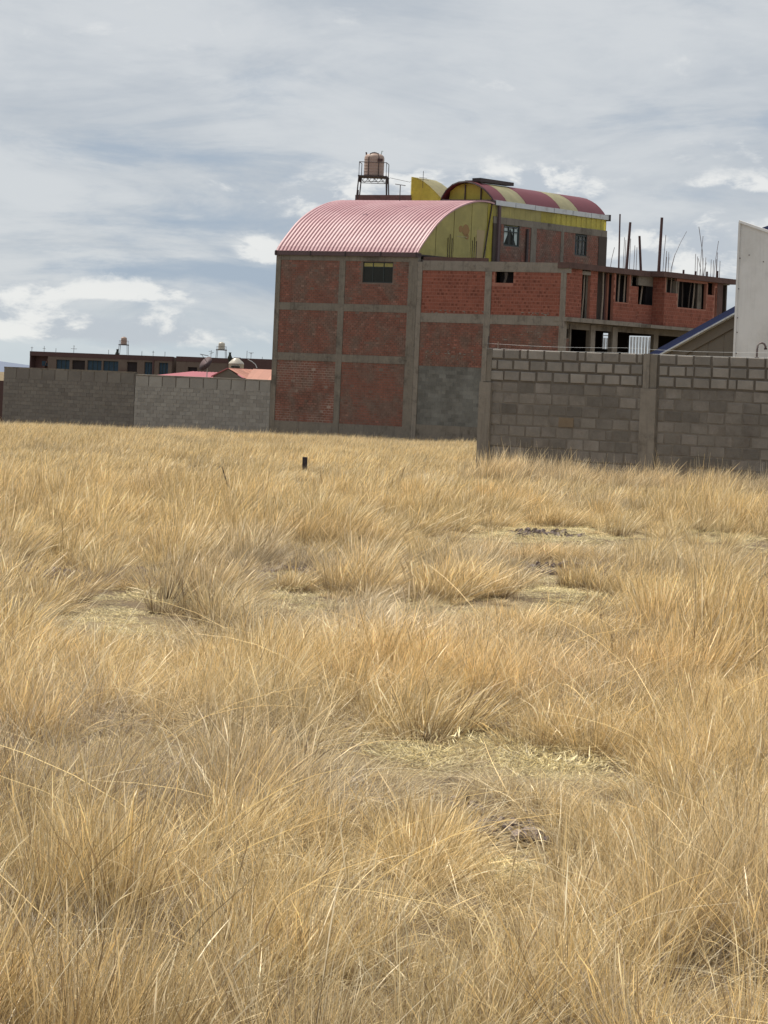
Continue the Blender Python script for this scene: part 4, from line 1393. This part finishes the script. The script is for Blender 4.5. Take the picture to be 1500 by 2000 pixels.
# smooth value noise on the field for clumping
def vnoise(x, y, sc, seed):
    g = np.random.default_rng(seed)
    T = g.random((128, 128))
    u, v = x / sc + 1000, y / sc + 1000
    i, j = np.floor(u).astype(int), np.floor(v).astype(int)
    fu, fv = u - i, v - j
    fu, fv = fu * fu * (3 - 2 * fu), fv * fv * (3 - 2 * fv)
    i %= 128; j %= 128; i2 = (i + 1) % 128; j2 = (j + 1) % 128
    return (T[i, j] * (1 - fu) + T[i2, j] * fu) * (1 - fv) + (T[i, j2] * (1 - fu) + T[i2, j2] * fu) * fv


def gzv(x, y):
    t = np.maximum(0, y - 34.0)
    z = -.0100 * np.minimum(t, 126) - .024 * np.minimum(np.maximum(0, y - 160), 18)
    bm_ = .035 * np.sin(x * 1.7 + y * .6) * np.cos(y * .9 - x * .4) + .02 * np.sin(x * 4.1 + 1.3) * np.sin(y * 3.3)
    return z + bm_ * np.where(y < 100, 1, .3) * (y < 160)


HALF = .1225                 # half field of view, tangent


def sample(y0, y1, dens, margin=1.8, right=0):
    area = 0; n = 0
    hw1 = HALF * y1 + margin
    N = int(dens * (y1 - y0) * 2 * hw1)
    y = rng.uniform(y0, y1, N); x = rng.uniform(-hw1, hw1, N)
    k = np.abs(x) < HALF * y + margin
    return x[k], y[k]


# clearings where low mat grass or bare earth shows (x, y, radius across, radius along)
CLEAR = []
for px_, py_, wx, wy in ((240, 1197, .5, 2.2), (590, 1163, .42, 2.2), (1085, 1168, .5, 2.6), (1010, 1036, 1.2, 4.5), (1140, 1034, .8, 4), (1440, 1050, .8, 3.5), (900, 1440, .3, .8),
                         (1050, 1490, .38, .8), (800, 1492, .25, .55), (1085, 1495, .35, .6), (960, 1690, .14, .3), (850, 1185, .4, 1.4)):
    q_ = gp_(px_, py_); CLEAR.append((q_.x, q_.y, wx, wy, 1))
for px_, py_, w_ in ((230, 1640, .17), (350, 1660, .13), (320, 1480, .15), (180, 1470, .13), (40, 1500, .12), (540, 1480, .14), (930, 1412, .16), (830, 1015, .7), (1080, 1000, .6),
                   (880, 1570, .16), (1180, 1700, .14), (620, 1700, .12), (1420, 1560, .16), (60, 1880, .10), (700, 1960, .10), (1470, 1960, .12), (760, 1730, .12), (1020, 1830, .1), (420, 1120, .4), (230, 1170, .3), (1290, 1160, .3)):
    q_ = gp_(px_, py_); CLEAR.append((q_.x, q_.y, w_, w_ * 2.2, 0))
rh = random.Random(77)
for k in range(95):
    yy = 7.5 + 45 * rh.random() ** 1.3; w_ = rh.uniform(.06, .15) * (yy / 12) ** .6
    CLEAR.append((rh.uniform(-1, 1) * (HALF * yy + 1.4), yy, w_, w_ * rh.uniform(1.5, 2.6), 0))
for x_, y_, w_ in CL_POS: CLEAR.append((x_, y_, w_ * .6, w_ * 2.0 + .3, 0))


def clear(x, y, k=1.0):
    m_ = np.zeros(len(x))
    for cx_, cy_, wx, wy, _ in CLEAR:
        m_ = np.maximum(m_, np.exp(-(((x - cx_) / (wx * k)) ** 2 + ((y - cy_ + wy * .25) / (wy * k)) ** 2) ** 2))
    return m_


def behind(x, y):
    """inside or behind walls and buildings: no field grass"""
    ca, sa = math.cos(AW), math.sin(AW)
    dx_, dy_ = x - WP.x, y - WP.y
    u = dx_ * ca - dy_ * sa; v = dx_ * sa + dy_ * ca
    w1 = (u > -.1) & (v > -.12)
    ca, sa = math.cos(A_), math.sin(A_)
    dx_, dy_ = x - OX, y - OY
    u = dx_ * ca - dy_ * sa; v = dx_ * sa + dy_ * ca
    w2 = (v > -.25) & (u < 2) & (u > -37)
    return w1 | w2


def cap(x, y):
    """tallest grass that leaves the clearings open: the sward ramps up on their near side"""
    m_ = np.full(len(x), 9.0)
    for cx_, cy_, wx, wy, kind_ in CLEAR:
        yn = cy_ - wy * .5
        t = (yn - y) * 1.45 / cy_
        a = np.abs(x - cx_ * y / cy_) / (wx * 1.15)
        ok = (y < cy_ + wy * .4)
        h = np.maximum(t, .05) + np.maximum(a - .8, 0) * .6
        if not kind_: h = h * 2.4 + .05
        m_ = np.where(ok, np.minimum(m_, h), m_)
    return m_


def lay(name, cn, npro, x, y, smin, smax, hn, label, tall=1.0, rotmax=.7, tint=None, keepclear=True, hsc=None, nom=.4):
    k = ~behind(x, y)
    if keepclear: k &= clear(x, y) < rng.uniform(.25, .92, len(x))
    x, y = x[k], y[k]
    n = len(x)
    hh = .55 + .9 * vnoise(x, y, hn, 5) if hsc is None else hsc(x, y)
    s = rng.uniform(smin, smax, n)
    pos = np.stack([x, y, gzv(x, y)], 1)
    tl_ = np.where(y < 17, .16, .08)
    eul = np.stack([rng.normal(size=n) * tl_, rng.normal(size=n) * tl_, rng.uniform(-rotmax, rotmax, n)], 1)
    full = s * hh * tall
    hz = np.where(rng.random(n) < .22, full * .6, np.minimum(full, cap(x, y) / nom))
    scl = np.stack([np.minimum(s, .35 + hz), np.minimum(s, .35 + hz), hz], 1)
    g1 = vnoise(x, y * .45, 1.1, 21) * .55 + vnoise(x, y * .45, 3.3, 22) * .45
    grey_ = np.clip((g1 - .54) * 3.2 + rng.normal(size=n) * .15, 0, 1) * .6
    green_ = rng.normal(size=n) * .08 - .04 - .28 * np.clip((vnoise(x, y * .5, .9, 61) - .6) * 3, 0, 1)
    val_ = .86 + .32 * vnoise(x, y * .5, 1.2, 31) + rng.normal(size=n) * .07 - .12 * grey_
    t_ = np.stack([grey_, green_, val_], 1)
    if tint is not None: t_ = tint(x, y, t_)
    return gn_scatter(name, cn, pos, eul, scl, rng.integers(0, npro, n), t_, label)


def kinky(n, seg, L, seed, wd, pal, spread):
    """stiff broken stems: straight runs with a sharp bend part of the way up"""
    return blades(n, .10, L, .35, wd, seg, spread, .10, .62, seed, stray=.75, pal=pal)


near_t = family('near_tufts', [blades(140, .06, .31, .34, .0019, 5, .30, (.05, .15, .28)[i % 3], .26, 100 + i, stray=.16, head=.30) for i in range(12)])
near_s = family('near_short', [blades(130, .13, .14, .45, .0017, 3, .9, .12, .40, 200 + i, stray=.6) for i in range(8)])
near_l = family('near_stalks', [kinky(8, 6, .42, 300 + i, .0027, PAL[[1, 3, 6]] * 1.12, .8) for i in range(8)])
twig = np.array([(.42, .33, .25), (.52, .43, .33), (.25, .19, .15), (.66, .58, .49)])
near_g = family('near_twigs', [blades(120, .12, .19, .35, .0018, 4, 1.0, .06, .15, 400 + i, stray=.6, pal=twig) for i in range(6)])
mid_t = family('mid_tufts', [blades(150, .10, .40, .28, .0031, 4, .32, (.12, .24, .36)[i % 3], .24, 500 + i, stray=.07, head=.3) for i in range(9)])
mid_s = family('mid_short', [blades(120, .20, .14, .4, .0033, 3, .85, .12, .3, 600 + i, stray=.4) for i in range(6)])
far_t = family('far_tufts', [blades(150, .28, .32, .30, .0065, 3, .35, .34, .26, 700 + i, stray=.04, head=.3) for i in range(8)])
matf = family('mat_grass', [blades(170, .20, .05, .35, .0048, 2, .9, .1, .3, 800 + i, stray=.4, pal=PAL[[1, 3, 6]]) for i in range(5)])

# bottom of the picture to about 18 m
x, y = sample(6.8, 18, 62)
c1 = vnoise(x, y, .26, 41) * .55 + vnoise(x, y * .7, 1.1, 45) * .45
k = rng.random(len(x)) < np.clip((c1 - .41) * 7, .05, .95)
lay('field_grass', near_t, 12, x[k], y[k], .5, 1.15, .5, 'golden bunch grass bending in the wind close to the camera', rotmax=1.6)
x, y = sample(6.8, 18, 44)
k = vnoise(x, y, .3, 47) > .35
lay('field_grass', near_s, 8, x[k], y[k], .6, 1.4, .4, 'short tangled dry grass between the near tufts', rotmax=3.1, nom=.18)
x, y = sample(6.8, 20, 34)
lay('field_grass', near_l, 8, x, y, .5, 1.2, 1.3, 'long pale stray stalks arching over the near grass', rotmax=3.1, nom=.25,
    tint=lambda x, y, t: np.stack([t[:, 0] * .4, t[:, 1].clip(0, 1), t[:, 2] * 1.08 + .06], 1))
x, y = sample(6.8, 30, 22)
k = vnoise(x, y * .6, 1.0, 51) * .6 + vnoise(x, y * .6, .4, 52) * .4 > .57
lay('field_weeds', near_g, 6, x[k], y[k], .8, 1.4, .8, 'grey brown twiggy dead weeds among the grass', rotmax=3.1, nom=.25,
    tint=lambda x, y, t: np.stack([t[:, 0] * .0 + .4, t[:, 1] * 0, t[:, 2] * .95], 1))
# middle distance
x, y = sample(17, 48, 20, 2.2)
c1 = vnoise(x, y * .5, .55, 42) * .6 + vnoise(x, y * .35, 2.0, 43) * .4
k = rng.random(len(x)) < np.clip((c1 - .39) * 6, .08, 1)
lay('field_grass', mid_t, 9, x[k], y[k], .55, 1.2, .8, 'golden bunch grass in the middle of the field', rotmax=1.2)
x, y = sample(17, 48, 17, 2.2)
k = vnoise(x, y * .5, .6, 48) > .24
lay('field_grass', mid_s, 6, x[k], y[k], .7, 1.35, 1.0, 'shorter dry grass filling the middle of the field', rotmax=3.1, nom=.19)
# far field up to the walls
x, y = sample(46, 176, 6.0, 3.0)
c1 = vnoise(x, y * .3, 1.3, 44)
k = rng.random(len(x)) < np.where(y > 110, .8, np.clip((c1 - .2) * 3, .25, 1))
lay('field_grass', far_t, 8, x[k], y[k], .7, 1.2, 3.5, 'pale golden grass reaching to the walls and buildings',
    tint=lambda x, y, t: np.stack([t[:, 0] * .4 + .25 * np.clip((y - 140) / 25, 0, 1), t[:, 1] * .4, t[:, 2] * 1.0], 1),
    hsc=lambda x, y: (.45 + .75 * vnoise(x, y * .4, 2.0, 5)) * np.where((y > 54) & (y < 76), .72, 1.0))
# fringe of tall feathery grass against the near wall
n = 420
u_ = rng.uniform(.55, 10.2, n); v_ = -np.abs(rng.normal(size=n)) * .9 - .18
ca, sa = math.cos(AW), math.sin(AW)
x = WP.x + u_ * ca + v_ * sa; y = WP.y - u_ * sa + v_ * ca
lay('wall_grass', mid_t, 9, x, y, .85, 1.35, 2.0, 'feathery pale grass along the foot of the near block wall', tall=1.0, rotmax=.4,
    tint=lambda x, y, t: np.stack([t[:, 0] * .3 + .3, t[:, 1] * 0, t[:, 2] * 1.08], 1), hsc=lambda x, y: .6 + .75 * vnoise(x, y, .7, 9))
# scrubby fringe under the far walls
n = 900
u_ = rng.uniform(-36.5, -9, n); v_ = -np.abs(rng.normal(size=n)) * 1.5 - .3
ca, sa = math.cos(A_), math.sin(A_)
x = OX + u_ * ca + v_ * sa; y = OY - u_ * sa + v_ * ca
lay('wall_grass', far_t, 8, x, y, .6, 1.2, 2.0, 'greyish tall grass along the far yard walls', tall=1.0, rotmax=.6,
    tint=lambda x, y, t: np.stack([t[:, 0] * .3 + .5, t[:, 1], t[:, 2] * .85], 1), hsc=lambda x, y: .5 + .8 * vnoise(x, y, 1.1, 9))
# single big bunches seen as individuals in the photo's middle ground, grown as dense heads
BIG = [(870, 1180, 1.0, .5), (900, 1175, 1.05, .4), (840, 1170, .9, .3), (940, 1172, .95, .3), (700, 1165, 1.25, .5), (740, 1140, 1.15, .4), (660, 1160, 1.0, .4), (1290, 1190, 1.15, .6), (1240, 1180, 1.1, .4),
       (1350, 1180, 1.15, .5), (1400, 1195, 1.0, .5), (70, 1190, .9, .4), (110, 1200, .8, .3), (420, 1215, .8, .4), (350, 1205, .8, .4), (830, 1040, 1.2, .5), (900, 1035, 1.1, .6), (960, 1030, 1.0, .5), (1180, 1045, 1.2, .5),
       (1090, 1020, 1.1, .4), (1230, 1050, 1.1, .5), (1430, 1030, 1.2, .6), (560, 1030, .8, .5), (250, 1060, .95, .5), (790, 1450, .5, .12), (745, 1440, .55, .14), (900, 1440, .38, .06), (820, 1475, .42, .12), (1120, 1150, .8, .2), (1160, 1160, .9, .25)]
xs, ys_, ss = [], [], []
for px_, py_, s__, sp__ in BIG:
    q_ = gp_(px_, py_)
    for k in range(9):
        xs.append(q_.x + rng.normal() * .10 * sp__ / .4); ys_.append(q_.y + rng.normal() * .25 * sp__ / .4 + .2); ss.append(s__)
xs, ys_, ss = np.array(xs), np.array(ys_), np.array(ss)
lay('bunch_grass', mid_t, 9, xs, ys_, .95, 1.2, 2, 'big dense bunches of golden grass standing above the rest', rotmax=.45, keepclear=False,
    tint=lambda x, y, t: np.stack([t[:, 0] * .3, t[:, 1], t[:, 2]], 1), hsc=lambda x, y: np.full(len(x), 1.08))
# low pale mats
xs, ys_ = [], []
for cx_, cy_, wx, wy, kind_ in CLEAR:
    if not kind_: continue
    n = int(40 + wx * wy * 130)
    xs.append(cx_ + rng.normal(size=n) * wx * .42); ys_.append(cy_ + rng.normal(size=n) * wy * .5)
xs, ys_ = np.concatenate(xs), np.concatenate(ys_)
lay('mat_grass', matf, 5, xs, ys_, .8, 1.3, 1.0, 'low pale yellow mats of cropped grass in the clearings', rotmax=3.1, keepclear=False,
    tint=lambda x, y, t: np.stack([t[:, 0] * 0, t[:, 1] * 0 + .5, t[:, 2] * 0 + 1.0 + rng.normal(size=len(x)) * .08], 1))
# bleached dead clump in the lower left corner, and one dark seed stalk right of centre
n = 46
q_ = gp_(45, 1985)
xs = q_.x + rng.normal(size=n) * .13; ys_ = q_.y + rng.normal(size=n) * .22
lay('dead_clump', near_g, 6, xs, ys_, .8, 1.3, .8, 'bleached grey dead grass clump in the lower left corner', rotmax=3.1, keepclear=False,
    tint=lambda x, y, t: np.stack([t[:, 0] * 0 + 1.0, t[:, 1] * 0, t[:, 2] * 0 + 1.45], 1))
a = gp_(912, 1585)
t = thing('seed_stalk', a, .3, 'dark brown dried seed head on a thin stem right of centre', 'plant')
MB().tube([(0, 0, -.02), (.005, 0, .05), (.008, 0, .05)], .003, 5).build('stem', M['wood'], t)
MB().lathe([(.002, .02), (.008, .026), (.009, .036), (.005, .044), (.009, .053), (.008, .064), (.002, .072)], 9).build('seed_head', M['wood'], t)
